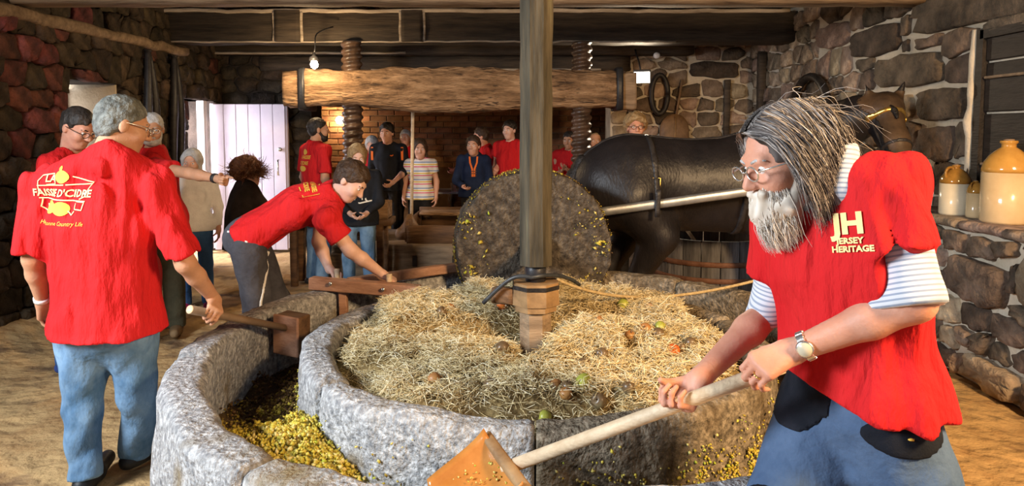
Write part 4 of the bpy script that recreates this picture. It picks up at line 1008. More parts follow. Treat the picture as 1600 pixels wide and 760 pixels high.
        v, f = S.mesh(vox*0.9); out['trousers'] = mk('trousers', v, f, trousers, root); out['tv'] = v; out['tf'] = f; out['tsdf'] = S
        if feet:
            for q in 'LR':
                an, te = J['a'+q], J['t'+q]; dd = nrm(V(te[0]-an[0], te[1]-an[1], 0)); b = V(an[0], an[1], an[2]-.055)
                F_ = Sdf(); F_.add(cone(b-dd*.045*s+V(0, 0, .0), b+dd*.07*s, .040*s, .042*s)); F_.add(cone(b+dd*.06*s, te+V(0, 0, .012)+dd*.03, .043*s, .034*s), .03); F_.add(cone(an, b, .045*s, .042*s), .03)
                F_.plane((0, 0, min(b[2]-.028, te[2]-.02)), (0, 0, -1))
                vv, ff = F_.mesh(max(vox*.7, .008)); mk('shoe', vv, ff, shoes, root)
    if eyes:
        for q in (-1, 1):
            mk('eye', *lathe([(0.001, -.0125*hs), (.0085*hs, -.009*hs), (.0125*hs, 0), (.0085*hs, .009*hs), (0.001, .0125*hs)], g(q*.031, .0765, .005), 10), 'eye_white', root)
            p = g(q*.031, .0855, .005); mk('iris', *lathe([(0.0005, .0042*hs), (.0045*hs, .003*hs), (.0055*hs, 0), (.0045*hs, -.003*hs), (0.0005, -.0042*hs)], p, 8, R=R[:, [0, 2, 1]]), 'eye_dark', root)
            mk('eyebrow', *tube([g(q*.014, .092, .024), g(q*.032, .090, .030), g(q*.05, .076, .025)], [.0035*hs, .0042*hs, .002*hs], 5), brow or hair or 'hair_dark', root)
    if hstyle and hair:
        S = Sdf(); th = dict(short=.005, bald=.0, full=.013, long=.018, curly=.035, bob=.018).get(hstyle, .010)
        S.add(ell(g(0, -.016, .038), (V(.077, .098, .087)+th)*hs, R))
        if hstyle in ('short', 'full'): S.add(ell(g(0, -.045, -.02), (V(.066, .055, .06)+th*.6)*hs, R), .03)
        if hstyle == 'long':
            S.add(cone(g(0, -.06, 0), g(0, -.085, -.20), .078*hs, .05*hs), .03)
            for q in (-1, 1): S.add(cone(g(q*.07, -.01, .02), g(q*.078, .0, -.15), .028*hs, .018*hs), .02)
        if hstyle == 'bob':
            S.add(cone(g(0, -.04, 0), g(0, -.05, -.09), .082*hs, .065*hs), .03)
            for q in (-1, 1): S.add(cone(g(q*.072, .0, .03), g(q*.074, .0, -.06), .024*hs, .018*hs), .02)
        fq = 34 if hstyle == 'curly' else (32 if hstyle == 'full' else 45); am = .012 if hstyle == 'curly' else (.008 if hstyle == 'full' else .0045)
        S.disp(lambda Q: (am*vnoise(Q, fq, seed+40)+am*.5*vnoise(Q, fq*2, seed+41)).astype(np.float32))
        # hairline from the brow to the nape
        fy, fz = (.085, .070) if hstyle != 'bald' else (.04, .10)
        if hstyle in ('short', 'full', 'curly', 'bald'):
            p0 = g(0, fy, fz); p1 = g(0, -.075, -.085); dv = p1-p0; n_ = np.cross(R[:, 0], dv); n_ = n_ if n_ @ R[:, 1] > 0 else -n_
            n_ = nrm(n_).astype(np.float32); p32 = np.asarray(p0, np.float32); S.isect(lambda Q: (Q-p32) @ n_+(.013*vnoise(Q, 38, seed+9)).astype(np.float32), .012)
        else:
            S.cut(ell(g(0, .075, -.035), V(.062, .075, .112)*hs, R), .012)
        v, f = S.mesh(hvox*0.9); out['hair'] = mk('hair', v, f, hair, root)
    if beard:
        S = Sdf(); S.add(ell(g(0, .045, -.085), V(.055, .052, .042)*hs, R)); S.add(cone(g(-.06, .0, -.02), g(-.045, .045, -.085), .014*hs, .02*hs), .02); S.add(cone(g(.06, .0, -.02), g(.045, .045, -.085), .014*hs, .02*hs), .02)
        S.add(cone(g(-.022, .09, -.05), g(.022, .09, -.05), .008*hs, .008*hs), .01); S.cut(ell(g(0, .10, -.062), V(.017, .02, .006)*hs, R), .004)
        S.disp(lambda Q: (.004*vnoise(Q, 60, 7)).astype(np.float32)); v, f = S.mesh(hvox*.9); mk('beard', v, f, beard, root)
    if glasses:
        gl = []
        for q in (-1, 1):
            c = g(q*.033, .108, .003); pts = [c+R[:, 0]*.024*hs*math.cos(a_)+R[:, 2]*.017*hs*math.sin(a_) for a_ in np.linspace(0, 2*math.pi, 15)]
            gl.append(tube(pts, .0022*hs, 5)); gl.append(tube([g(q*.056, .104, .008), g(q*.079, .06, .010), g(q*.083, -.005, .008), g(q*.080, -.022, -.01)], .0022*hs, 5))
        gl.append(tube([g(-.010, .110, .006), g(0, .114, .009), g(.010, .110, .006)], .0022*hs, 5))
        v, f = join(gl); mk('glasses', v, f, glasses, root)
    return out
# flat prints laid on cloth
def decal(P_, verts2, faces, origin, right, up, dirn, mat, name, lift=0.004, parent=None):
    bvh = BVHTree.FromPolygons([Vector(x) for x in P_['sv']], [list(map(int, q)) for q in P_['sf']])
    vs = []; d = Vector(nrm(dirn))
    for x, y in verts2:
        o = np.asarray(origin)+np.asarray(right)*x+np.asarray(up)*y-np.asarray(nrm(dirn))*0.5
        hit = bvh.ray_cast(Vector(o), d, 1.2)
        p = hit[0] if hit[0] is not None else Vector(o)+d*0.5
        vs.append(np.array(p)-np.array(d)*lift)
    return mk(name, vs, faces, mat, parent or P_['shirt'])
def stroke2(pts, w_):
    pts = [np.array(p, float) for p in pts]; vs = []; m = len(pts)
    for k in range(m):
        d = nrm(pts[min(k+1, m-1)]-pts[max(k-1, 0)]); n_ = np.array([-d[1], d[0]])*w_/2; vs += [pts[k]+n_, pts[k]-n_]
    return vs, [[2*k, 2*k+1, 2*k+3, 2*k+2] for k in range(m-1)]
def text2(txt, size, shear=0.0, bold=0.0, res=2):
    cu = bpy.data.curves.new('txt', 'FONT'); cu.body = txt; cu.size = size; cu.align_x = 'CENTER'; cu.shear = shear; cu.offset = bold; cu.resolution_u = res
    o = bpy.data.objects.new('txt', cu); COL.objects.link(o); dg = bpy.context.evaluated_depsgraph_get()
    me = bpy.data.meshes.new_from_object(o.evaluated_get(dg)); bm = bmesh.new(); bm.from_mesh(me); bmesh.ops.triangulate(bm, faces=bm.faces[:])
    for _ in range(3):
        ed = [e for e in bm.edges if e.calc_length() > 0.012]
        if not ed: break
        bmesh.ops.subdivide_edges(bm, edges=ed, cuts=1); bmesh.ops.triangulate(bm, faces=bm.faces[:])
    vs = [(v.co.x, v.co.y) for v in bm.verts]; bm.verts.index_update(); fs = [[v.index for v in f.verts] for f in bm.faces]
    bm.free(); bpy.data.objects.remove(o); bpy.data.curves.remove(cu); bpy.data.meshes.remove(me)
    return vs, fs
def join2(parts):
    vs = []; fs = []; n = 0
    for v, f, dx, dy in parts:
        vs += [(p[0]+dx, p[1]+dy) for p in v]; fs += [[i+n for i in q] for q in f]; n += len(v)
    return vs, fs
def ellipse2(cx, cy, rx, ry, n=20):
    vs = [(cx, cy)]; fs = []
    for k in (0.5, 1.0):
        for j in range(n): a = 2*math.pi*j/n; vs.append((cx+rx*k*math.cos(a), cy+ry*k*math.sin(a)))
    for j in range(n):
        fs.append([0, 1+j, 1+(j+1) % n]); fs.append([1+j, 1+n+j, 1+n+(j+1) % n, 1+(j+1) % n])
    return vs, fs
# ---- the man with his back turned, holding the wooden pusher (left foreground)
def setp(J, **kw):
    for k, v in kw.items(): J[k] = np.asarray(v, float)
    return J
def grip(axis, pn_, thumb_along, r=0.02):
    """hand frame for holding a bar: returns d (fingers), t (thumb side)"""
    return nrm(pn_), nrm(thumb_along)
JA = stand(-1.80, 3.02, -6, 1.735)
h0, h1 = P(297, 484, 3.00), P(452, 514, 3.58)              # pusher handle
hd = nrm(h1-h0); gp = h0+hd*0.115
setp(JA, sL=P(72, 290, 3.0), sR=P(243, 290, 3.0), neck=P(168, 240, 2.97), head=P(192, 197, 3.03), pel=P(168, 500, 3.02), chest=P(160, 355, 2.99),
     eL=P(52, 405, 2.98), wL=P(66, 470, 3.08), eR=P(290, 412, 2.96), wR=gp+V(-0.04, 0.05, 0.07), hL=P(136, 515, 3.02), hR=P(201, 515, 3.02),
     kL=P(128, 640, 3.0), kR=P(216, 620, 3.08), aL=P(135, 742, 2.97), aR=P(212, 712, 3.16))
dA_ = nrm(V(0.35, -0.75, -0.30)); tA_ = nrm(hd-dA_*np.dot(hd, dA_)); pA_ = np.cross(tA_, dA_); JA['wR'] = gp-pA_*.038-dA_*.072
JA['aL'][2] = 0.085; JA['aR'][2] = 0.10; JA['tL'] = JA['aL']+V(-.02, .17, -.055); JA['tR'] = JA['aR']+V(.05, .16, -.065)
JA['hf'] = nrm(V(0.72, 0.62, -0.28)); JA['hu'] = nrm(V(0.15, 0.2, 1))
PA = person('heavy man seen from behind in red printed T-shirt and pale jeans, gripping a wooden pusher', JA, trousers='jeans', skin='skin_tan', hair='hair_grey', vox=0.009, hvox=0.006, handvox=0.0045,
            fat=1.12, width=1.22, glasses='glasses_steel', loose=0.022, hem=0.04, carve=True, fold=0.018, sleeve=0.93, hs=1.04, seed=2, hemw=1.08, tfold=0.012, leg_r=1.10,
            hands={'R': dict(d=dA_, t=tA_, curl=(60, 62, 42), thumb=(0.5, 0.6, 0.6), tc=25), 'L': dict(t=V(0.2, 1, 0), curl=(25, 35, 25))})
pc = P(126, 298, 3.0); rtA, upA, dA = V(.82, 0, 0), nrm(V(0, 0.05, 1))*.82, V(0.1, 1, 0)
parts = []
t_ = text2('FAISSIE D\'CIDRE', 0.052, bold=0.0012); parts.append((*t_, 0.0, -0.018))
t_ = text2('LA', 0.055, shear=0.2, bold=0.001); parts.append((*t_, -0.075, 0.055))
for pts in ([(-.15, .0), (-.15, .06), (-.12, .09), (-.05, .10), (-.045, .045), (-.10, .04)], [(.06, .085), (.165, .055), (.15, -.015), (.12, -.03)], [(-.155, -.03), (0, -.034), (.155, -.04)], [(-.155, .035), (0, .04), (.16, .048)],
            [(-.14, -.035), (-.15, -.075), (-.12, -.10), (-.12, -.06)], [(.10, -.04), (.15, -.045), (.14, -.085), (.10, -.08), (.10, -.05)], [(.06, -.09), (.085, -.11), (.10, -.09)]):
    q = []
    for k in range(len(pts)-1):
        for i in range(4): q.append((pts[k][0]+(pts[k+1][0]-pts[k][0])*i/4, pts[k][1]+(pts[k+1][1]-pts[k][1])*i/4))
    parts.append((*stroke2(q+[pts[-1]], 0.0055), 0, 0))
v2, f2 = join2(parts); decal(PA, v2, f2, pc, rtA, upA, dA, 'print_pale', 'banner_print')
for e_ in ((-.055, -.072, .045, .034), (.02, -.080, .05, .036), (0.0, .082, .046, .034), (-.012, .125, .012, .014)):
    decal(PA, *ellipse2(*e_), pc, rtA, upA, dA, 'print_yellow', 'apple_print', lift=0.003)
t_ = text2('Hamptonne Country Life', 0.030, shear=0.3); decal(PA, *t_, pc-upA*0.165, rtA, upA, dA, 'print_yellow', 'script_print')
mk('wristband', *tube([JA['wL']+nrm(JA['wL']-JA['eL'])*k for k in (-.02, .0)], .034, 14), 'piping_white', PA['root'])

pu = empty('wooden_pusher', (h1[0], h1[1], 0.40), 'wooden pusher with a dark round handle and upright block head in the trough', 'tool')
mk('handle', *tube([h0, h0*.5+h1*.5, h1], [0.0205, 0.019, 0.018], 14), 'wood_handle_dark', pu)
mk('handle_end', *tube([h0-hd*.004, h0+hd*.001], [0.019, 0.0205], 14), 'wood_pale', pu)
hb = frame(hd, (0, 0, 1)); hc = h1+hd*0.03+V(0, 0, -0.02)
mk('head_board', *box(hc, (0.10, 0.16, 0.21), frame(V(hd[0], hd[1], 0.02), (0.05, 0, 1)), 0.008), 'timber_box', pu, smooth=False)
mk('head_face', *box(hc-V(hd[0], hd[1], 0)*0.058-hb[:, 1]*0.0, (0.018, 0.165, 0.215), frame(V(hd[0], hd[1], 0.02), (0.05, 0, 1)), 0.005), 'wood_pink', pu, smooth=False)

# ---- the long-haired bearded man with the shovel (right foreground)
JT = stand(0.88, 1.64, 60, 1.80)
sh0, sh1 = P(796, 730, 1.98), P(1222, 572, 1.60); shd = nrm(sh1-sh0)
gR = sh0+shd*np.linalg.norm(P(1068, 622, 1.73)-sh0); gL = sh0+shd*(np.linalg.norm(sh1-sh0)-0.045)
setp(JT, sL=P(1385, 292, 1.60), sR=P(1222, 345, 1.90), neck=P(1285, 290, 1.74), head=P(1228, 252, 1.71), chest=P(1318, 420, 1.70), pel=P(1335, 610, 1.71),
     eL=P(1428, 472, 1.50), wL=P(1252, 538, 1.56), eR=P(1208, 480, 1.95), wR=P(1095, 590, 1.76), hR=P(1292, 640, 1.78), hL=P(1378, 650, 1.63),
     kR=V(0.615, 1.63, 0.52), aR=V(0.70, 1.66, 0.085), tR=V(0.56, 1.60, 0.03), kL=V(1.035, 1.52, 0.52), aL=V(1.20, 1.62, 0.085), tL=V(1.10, 1.50, 0.03))
JT['tR'] = V(0.60, 1.55, 0.03); JT['hf'] = nrm(V(-0.93, -0.18, -0.30)); JT['hu'] = nrm(V(-0.30, 0.0, 1)); JT['s'] = 1.03
dR = nrm(V(-0.85, -0.10, -0.36)); tL = V(-0.2, 0.72, 0.5); tL = nrm(tL-dR*np.dot(tL, dR)); pnL = -np.cross(tL, dR); gL = sh0+shd*(np.linalg.norm(sh1-sh0)-0.045)
JT['wL'] = gL-pnL*.036-dR*.080
def hemdrop(S): S.plane(P(1450, 645, 1.6), (0, 0, -1))
PT = person('long-haired grey-bearded man in red T-shirt over a striped shirt, swinging a wooden shovel', JT, trousers='trousers_navy', skin='skin_ruddy', hair=None, vox=0.0085, hvox=0.005, handvox=0.004,
            shirt_extra=hemdrop, fat=1.02, width=1.06, glasses='glasses_steel', loose=0.026, hem=0.04, carve=True, fold=0.015, sleeve=0.60, hs=1.07, seed=5, hemw=1.0, ears=False, hstyle=None, brow='hair_silver', tfold=0.010, hem_n=V(-0.46, 0.0, -0.89), leg_r=1.12,
            hands={'R': dict(d=nrm(V(-0.50, -0.30, -0.55)), t=nrm(-shd), curl=(60, 75, 50), thumb=(0.35, 0.75, 0.6), tc=30), 'L': dict(d=dR, t=tL, curl=(48, 52, 38), thumb=(0.5, 0.75, 0.5), tc=22)})
g, R = PT['g'], PT['R']; rootT = PT['root']
# rolled striped shirt sleeves and collar
for q in 'RL':
    e, d = PT['ends'][q]; el = JT['e'+q]; S = Sdf(); S.add(cone(e-d*.06, el, .066, .062), .02); fd = nrm(JT['w'+q]-el); S.add(cone(el, el+fd*.05, .060, .058), .03)
    S.disp(folds(0.007, 60, d)); S.plane(el+d*(.012 if q == 'L' else .03), d, .006); v, f = S.mesh(.008); mk('rolled_sleeve', v, f, 'stripe_shirt', rootT, attrs={'along': v @ d})
S = Sdf(); c0_, c1_ = P(1314, 296, 1.635), P(1316, 236, 1.655); nd = nrm(c1_-c0_)
S.add(cone(c0_, c1_, .043, .037)); S.plane(P(1314, 229, 1.655), nrm(nd+V(-.25, 0, 0)), .006); S.disp(folds(.005, 3, nd)); v, f = S.mesh(.006); mk('collar', v, f, 'stripe_shirt', rootT, attrs={'along': v @ nd})
# beard and hair
rs = np.random.RandomState(44)
S = Sdf(); S.add(ell(g(0, .052, -.085), V(.056, .05, .045), R)); S.add(cone(g(0, .06, -.10), g(0, .045, -.150), .056, .042), .04)
for q in (-1, 1): S.add(cone(g(q*.062, .01, -.03), g(q*.04, .05, -.09), .016, .026), .03)
S.add(cone(g(-.03, .094, -.052), g(.03, .094, -.052), .012, .012), .012)
S.disp(lambda Q: (.006*vnoise(Q, 35, 3)+.004*vnoise(Q, 80, 4)).astype(np.float32)); v, f = S.mesh(.006)
bd = mk('beard', v, f, 'strands_beard', rootT, attrs={'rnd': np.clip(.40+.4*vnoise(v*np.array([2, 2, .5]), 40, 9), 0, 1)})
n = 2400; an = rs.uniform(-1.45, 1.45, n); zz = rs.uniform(-.10, -.025, n)-.02*(np.abs(an) < .5)
rt_ = np.array([g(.055*math.sin(a_), .045+.05*math.cos(a_), z_) for a_, z_ in zip(an, zz)]); tp = np.array([g(.030*math.sin(a_)+rs.normal(0, .012), .045+.035*math.cos(a_)+rs.normal(0, .012), -.10-.10*rs.rand()) for a_ in an])
md = (rt_+tp)/2+np.array([R @ V(.02*math.sin(a_), .025*math.cos(a_), 0) for a_ in an])
v, f, a_ = strands(rt_, tp, md, rs.uniform(.0008, .0015, n), rs.rand(n), rs, 6, .006); mk('beard_strands', v, f, 'strands_beard', bd, attrs={'rnd': a_}, kind='stuff')
S = Sdf(); S.add(ell(g(0, -.020, .045), V(.090, .112, .092), R)); S.add(cone(g(0, -.075, .02), g(0, -.10, -.16), .085, .065), .04); S.add(cone(g(0, -.095, -.12), g(0, -.095, -.12)+V(.03, .02, -.19), .064, .03), .03)
for q in (-1, 1): S.add(cone(g(q*.058, -.03, .04), g(q*.078, -.048, -.09), .022, .028), .04); S.add(cone(g(q*.082, -.045, -.09), g(q*.075, -.05, -.09)+V(.02, 0, -.17), .030, .016), .03)
S.cut(ell(g(0, .082, -.035), V(.066, .085, .125), R), .015)
S.disp(lambda Q: (.006*vnoise(Q, 25, 13)+.005*vnoise(Q, 55, 14)).astype(np.float32)); v, f = S.mesh(.0065)
hr = mk('hair', v, f, 'strands_grey', rootT, attrs={'rnd': np.clip(.38+.45*vnoise((v-JT['head']) @ R*np.array([2.2, .8, .8]), 30, 19)+.15*vnoise(v, 8, 5), 0, 1)})
n = 3600; rts = []; tps = []; mds = []; DN = V(0.10, 0.03, -1.0)
for k in range(n):
    side = 1 if rs.rand() < .5 else -1; w_ = rs.rand(); yy = .080-.185*w_
    ra = g(side*(.004+.02*rs.rand()), yy, .046+.094*math.sqrt(max(.02, 1-((yy+.02)/.115)**2)))
    sd = g(side*(.092+.012*rs.rand()), -.005-.105*w_+rs.normal(0, .012), -.02-.05*rs.rand())
    ti = sd+DN*(.02+.24*rs.rand()*(.3+.7*w_))+R @ V(-side*.02*w_, rs.normal(0, .015), 0)
    mi = g(side*(.128+.012*rs.rand()), yy*.85-.015, .085); rts.append(ra); tps.append(ti); mds.append(mi)
v, f, a_ = strands(np.array(rts), np.array(tps), np.array(mds), rs.uniform(.0008, .0018, n), np.clip(rs.normal(.45, .3, n), 0, 1), rs, 9, .010)
mk('hair_strands', v, f, 'strands_grey', hr, attrs={'rnd': a_}, kind='stuff')
n = 700; rts = []; tps = []; mds = []      # locks sweeping from the brow past the temples
for k in range(n):
    sd_ = 1 if rs.rand() < .5 else -1; w_ = rs.rand(); ra = g(sd_*(.01+.055*w_), .085-.02*w_+rs.normal(0, .004), .098-.025*w_); ti = g(sd_*(.086+.01*rs.rand()), -.01+rs.normal(0, .018), -.03-.10*rs.rand())
    rts.append(ra); tps.append(ti+DN*.03*rs.rand()); mds.append(g(sd_*(.098+.012*rs.rand()), .055-.03*rs.rand(), .055+.03*rs.rand()))
v, f, a_ = strands(np.array(rts), np.array(tps), np.array(mds), rs.uniform(.0008, .0016, n), np.clip(rs.normal(.5, .28, n), 0, 1), rs, 9, .008); mk('temple_locks', v, f, 'strands_grey', hr, attrs={'rnd': a_}, kind='stuff')
n = 150; rts = []; tps = []; mds = []      # loose wisps blown about
for k in range(n):
    ra = g(rs.uniform(-.08, .08), rs.uniform(-.10, .06), .10+.03*rs.rand()); ti = ra+R @ V(rs.normal(0, .05), -.05-.10*rs.rand(), -.12+rs.normal(0, .05)); rts.append(ra); tps.append(ti); mds.append((ra+ti)/2+R @ V(rs.normal(0, .02), 0, .035))
v, f, a_ = strands(np.array(rts), np.array(tps), np.array(mds), rs.uniform(.0006, .001, n), np.clip(rs.normal(.7, .2, n), 0, 1), rs, 9, .02); mk('hair_wisps', v, f, 'strands_grey', hr, attrs={'rnd': a_}, kind='stuff')
# logo on the chest
cd = nrm(P(1330, 372, 1.6)-V(0, 0, CAMZ)); lc = P(1326, 364, 1.5)
lr = nrm(V(1, -0.35, 0.12)); lu = nrm(np.cross(cd, lr))*-1; lu = lu if lu[2] > 0 else -lu
t_ = text2('JH', 0.066, bold=0.003); decal(PT, *t_, lc+lu*0.0, lr, lu, cd, 'print_pale', 'logo_letters', lift=0.005)
t_ = join2([(*text2('JERSEY', 0.019, bold=.0008), 0, 0), (*text2('HERITAGE', 0.019, bold=.0008), 0.004, -.019)]); decal(PT, *t_, lc-lu*0.024, lr, lu, cd, 'print_pale', 'logo_words', lift=0.005)
# watch, ring, black trouser patches
wd = nrm(JT['wL']-JT['eL']); wc = JT['wL']-wd*.03; Fw = frame(wd, (0, 0, 1))
pts = [wc+Fw[:, 1]*.034*math.cos(a_)+Fw[:, 2]*.032*math.sin(a_) for a_ in np.linspace(0, 2*math.pi, 20)]
mk('watch_strap', *join([box(pts[k], (.020, .010, .008), np.stack([wd, nrm(np.cross(wd, nrm(pts[k]-wc))), nrm(pts[k]-wc)], 1), .002) for k in range(19)]), 'steel', rootT, smooth=False)
wn = nrm(V(-.1, -1, .25)-wd*np.dot(V(-.1, -1, .25), wd)); Rw = np.stack([wd, np.cross(wn, wd), wn], 1)
wo = mk('watch_case', *lathe([(.019, -.004), (.021, .002), (.018, .006)], wc+wn*.034, 20, R=Rw), 'steel', rootT); mk('watch_dial', *lathe([(.0165, 0), (.016, .001)], wc+wn*.0405, 20, R=Rw), 'watch_face', wo)
hL = hand_sdf
kr = JT['wL']+(dR*.088+tL*-.010)*1.03; a1 = math.radians(48); vf = dR*math.cos(a1)+pnL*math.sin(a1); rc = kr+vf*.022
Fr = frame(vf); mk('ring', *tube([rc+Fr[:, 1]*.0102*math.cos(a_)+Fr[:, 2]*.0102*math.sin(a_) for a_ in np.linspace(0, 2*math.pi, 17)], .0022, 6), 'gold', rootT)
def patch(c, r, name, mat='patch_black', off=.006):
    S = Sdf(); S.ops = list(PT['tsdf'].ops); S.lo = np.asarray(c)-max(r); S.hi = np.asarray(c)+max(r); S.grow(off)
    e = ell(c, r)[0]; S.isect(e, .006); v, f = S.mesh(.0085, pad=.01); return mk(name, v, f, mat, PT['trousers'])
patch(P(1232, 612, 1.70), V(.085, .16, .10), 'pocket_patch'); patch(P(1425, 690, 1.50), V(.10, .14, .045), 'pocket_patch')
patch(V(0.63, 1.62, 0.56), V(.12, .14, .16), 'knee_patch'); patch(V(1.04, 1.52, 0.53), V(.12, .14, .15), 'knee_patch')
patch(P(1448, 706, 1.44), V(.012, .10, .008), 'pocket_tab', 'print_yellow', .012)

# ---- shovel of pale and amber wood
sv = empty('wooden_shovel', (sh0[0]-.1, sh0[1], 0.5), 'wooden shovel with pale round handle and wet amber scoop held over the trough', 'shovel')
mk('handle', *tube([sh0-shd*.02, sh0*.5+sh1*.5, sh1], [.0195, .0190, .0185], 18), 'wood_pale', sv)
hdir = nrm(V(shd[0], shd[1], shd[2])*-1); bl_u = nrm(V(-0.85, -0.35, -0.40)); bl_s = nrm(V(-0.44, 0.87, 0.20)); bl_s = nrm(bl_s-bl_u*np.dot(bl_s, bl_u)); bl_n = np.cross(bl_u, bl_s); bl_n = bl_n if bl_n[2] > 0 else -bl_n
ns_, nu_ = 17, 15; bw, blen = 0.26, 0.245; topv = []; botv = []
bc = sh0+bl_u*0.005
for i in range(nu_):
    t = i/(nu_-1)
    for j in range(ns_):
        s_ = j/(ns_-1)*2-1; wdt = bw/2*(1-0.10*t-(.12*max(0, t-.75)*4)**2)
        rise = 0.055*abs(s_)**3.2*(1-.35*t)+0.020*(1-t)**6; ln = t*blen*(1-0.10*s_*s_*t)
        p = bc+bl_u*ln+bl_s*s_*wdt+bl_n*(rise-.012); topv.append(p); botv.append(p-bl_n*.012)
nv = len(topv); fs = []
for i in range(nu_-1):
    for j in range(ns_-1):
        a = i*ns_+j; fs.append([a, a+1, a+1+ns_, a+ns_]); fs.append([nv+a, nv+a+ns_, nv+a+1+ns_, nv+a+1])
bd_ = [j for j in range(ns_)]+[i*ns_+ns_-1 for i in range(1, nu_)]+[(nu_-1)*ns_+j for j in range(ns_-2, -1, -1)]+[i*ns_ for i in range(nu_-2, 0, -1)]
for k in range(len(bd_)): a, b = bd_[k], bd_[(k+1) % len(bd_)]; fs.append([a, nv+a, nv+b, b])
scoop = mk('scoop', np.array(topv+botv), fs, 'wood_orange', sv)
mk('back_rail', *timber(bc-bl_s*bw*.52+bl_n*.012, bc+bl_s*bw*.52+bl_n*.012, .05, .035, 12, .002, .006, 5, up=bl_u), 'wood_collar', sv)
rs = np.random.RandomState(77); n = 90; pos = np.array([bc+bl_u*blen*rs.uniform(.08, .92)+bl_s*bw/2*rs.uniform(-.75, .75)+bl_n*.0 for _ in range(n)])
cv, cf, ci = chunks(pos, rs.uniform(.003, .008, n), 78); o = mk('pulp_bits', cv, cf, 'pulp', scoop, attrs={'rnd': np.clip(rs.normal(.85, .1, n), 0, 1)[ci]}, smooth=False); o['kind'] = 'stuff'
# ---- the young man bending over the rim
JB = stand(-1.62, 4.22, -70, 1.74)
setp(JB, hL=P(395, 385, 4.28), hR=P(388, 390, 4.12), pel=P(392, 368, 4.20), chest=P(468, 322, 4.22), neck=P(524, 305, 4.24), head=P(548, 284, 4.20), sR=P(512, 345, 4.05), sL=P(505, 315, 4.42),
     eR=P(548, 392, 4.05), wR=P(597, 428, 4.16), eL=P(498, 378, 4.45), wL=P(514, 420, 4.42))
JB['kR'] = V(-1.55, 4.10, .50); JB['kL'] = V(-1.50, 4.32, .50); JB['aR'] = V(-1.66, 4.14, .085); JB['aL'] = V(-1.62, 4.36, .085); JB['tR'] = V(-1.50, 4.10, .03); JB['tL'] = V(-1.46, 4.34, .03)
JB['hf'] = nrm(V(0.72, -0.18, -0.62)); JB['hu'] = nrm(V(0.55, 0.0, 0.8)); JB['s'] = 1.0
PB = person('young man in red T-shirt and dark grey tracksuit bottoms bending over the trough', JB, trousers='trousers_grey', skin='skin_pale', hair='hair_brown', vox=0.010, hvox=0.007, handvox=0.005, hstyle='full',
            hem=0.05, hug=False, loose=0.022, carve=True, fold=0.014, sleeve=0.60, seed=8, tfold=0.012, hs=1.0, leg_r=1.08, width=0.95,
            hands={'R': dict(d=nrm(V(0.75, 0.15, -0.5)), t=nrm(V(-0.2, 0.9, 0.2)), curl=(55, 60, 40), thumb=(0.5, 0.7, 0.5)), 'L': dict(d=nrm(V(0.85, 0.0, -0.45)), t=nrm(V(0.1, -0.9, 0.3)), curl=(55, 60, 40), thumb=(0.5, 0.7, 0.5))})
MATS['hair_brown']; up_ = PB['up']
parts = [(*text2('LA FAISSIE', 0.040, bold=.0012), 0, .03), (*text2("D'CIDRE", 0.040, bold=.0012), 0, -.012), (*stroke2([(-.11, .075), (-.02, .08), (.11, .065), (.11, -.03), (0, -.04), (-.11, -.03), (-.11, .075)], .007), 0, 0)]
vr = nrm(P(478, 291, 4.2)-V(0, 0, CAMZ)); bv = BVHTree.FromPolygons([Vector(x) for x in PB['sv']], [list(map(int, q)) for q in PB['sf']]); ht = bv.ray_cast(Vector((0, 0, CAMZ)), Vector(vr))
hp_, hn_ = np.array(ht[0]), np.array(ht[1]); ru = nrm(up_-hn_*np.dot(up_, hn_)); rr_ = nrm(np.cross(ru, hn_))
decal(PB, *join2(parts), hp_, rr_, ru, -hn_, 'print_yellow', 'back_print')
S = PB['tsdf']
bvt = BVHTree.FromPolygons([Vector(x) for x in PB['tv']], [list(map(int, q)) for q in PB['tf']])
def hitp(x):
    h_ = bvt.ray_cast(Vector((0, 0, CAMZ)), Vector(nrm(x-V(0, 0, CAMZ)))); return np.array(h_[0]) if h_[0] is not None else x
def side_stripe(c, r, nm):
    q = Sdf(); q.ops = list(S.ops); c = [hitp(x) for x in c]; q.lo = np.minimum.reduce(c)-.03; q.hi = np.maximum.reduce(c)+.03; q.grow(.006)
    segs = [cone(c[k], c[k+1], r, r)[0] for k in range(len(c)-1)]
    q.isect(lambda Q: np.minimum.reduce([s_(Q) for s_ in segs]), .004); v, f = q.mesh(.008, pad=.01); return mk(nm, v, f, 'piping_white', PB['trousers'])
side_stripe([P(420, 395, 4.02), P(416, 430, 4.02), P(408, 470, 4.04), P(404, 500, 4.04)], .010, 'white_piping')
side_stripe([P(356, 362, 4.12), P(385, 378, 4.03), P(420, 395, 4.02)], .009, 'white_piping')

# wooden frame the young man leans on, with the long scraper arm
fr_ = empty('scraper_frame', (-0.95, 4.15, 0.55), 'pinkish new timber frame with bolts bridging the trough under the bending man\'s hands', 'frame')
p0, p1 = P(487, 442, 4.18), P(655, 456, 4.02)
mk('front_rail', *timber(p0, p1, .07, .075, 10, .002, .006, 3), 'wood_pink', fr_, smooth=False)
q0, q1 = P(545, 442, 4.22), P(712, 418, 4.65)
mk('scraper_arm', *timber(q0, q1, .06, .06, 10, .003, .006, 4), 'wood_pink', fr_, smooth=False)
mk('leg', *timber(P(536, 452, 4.16), P(538, 486, 4.12)-V(0, 0, .22), .05, .045, 5, .002, .005, 5, up=(0, 1, 0)), 'wood_pink', fr_, smooth=False)
for px in (517, 599): mk('bolt', *lathe([(.012, 0), (.013, .004), (.009, .009)], P(px, 443 if px < 550 else 452, 4.105 if px < 550 else 4.035)+V(0, -.012, 0), 10, R=frame((0, -1, 0))[:, [1, 2, 0]]), 'steel', fr_)
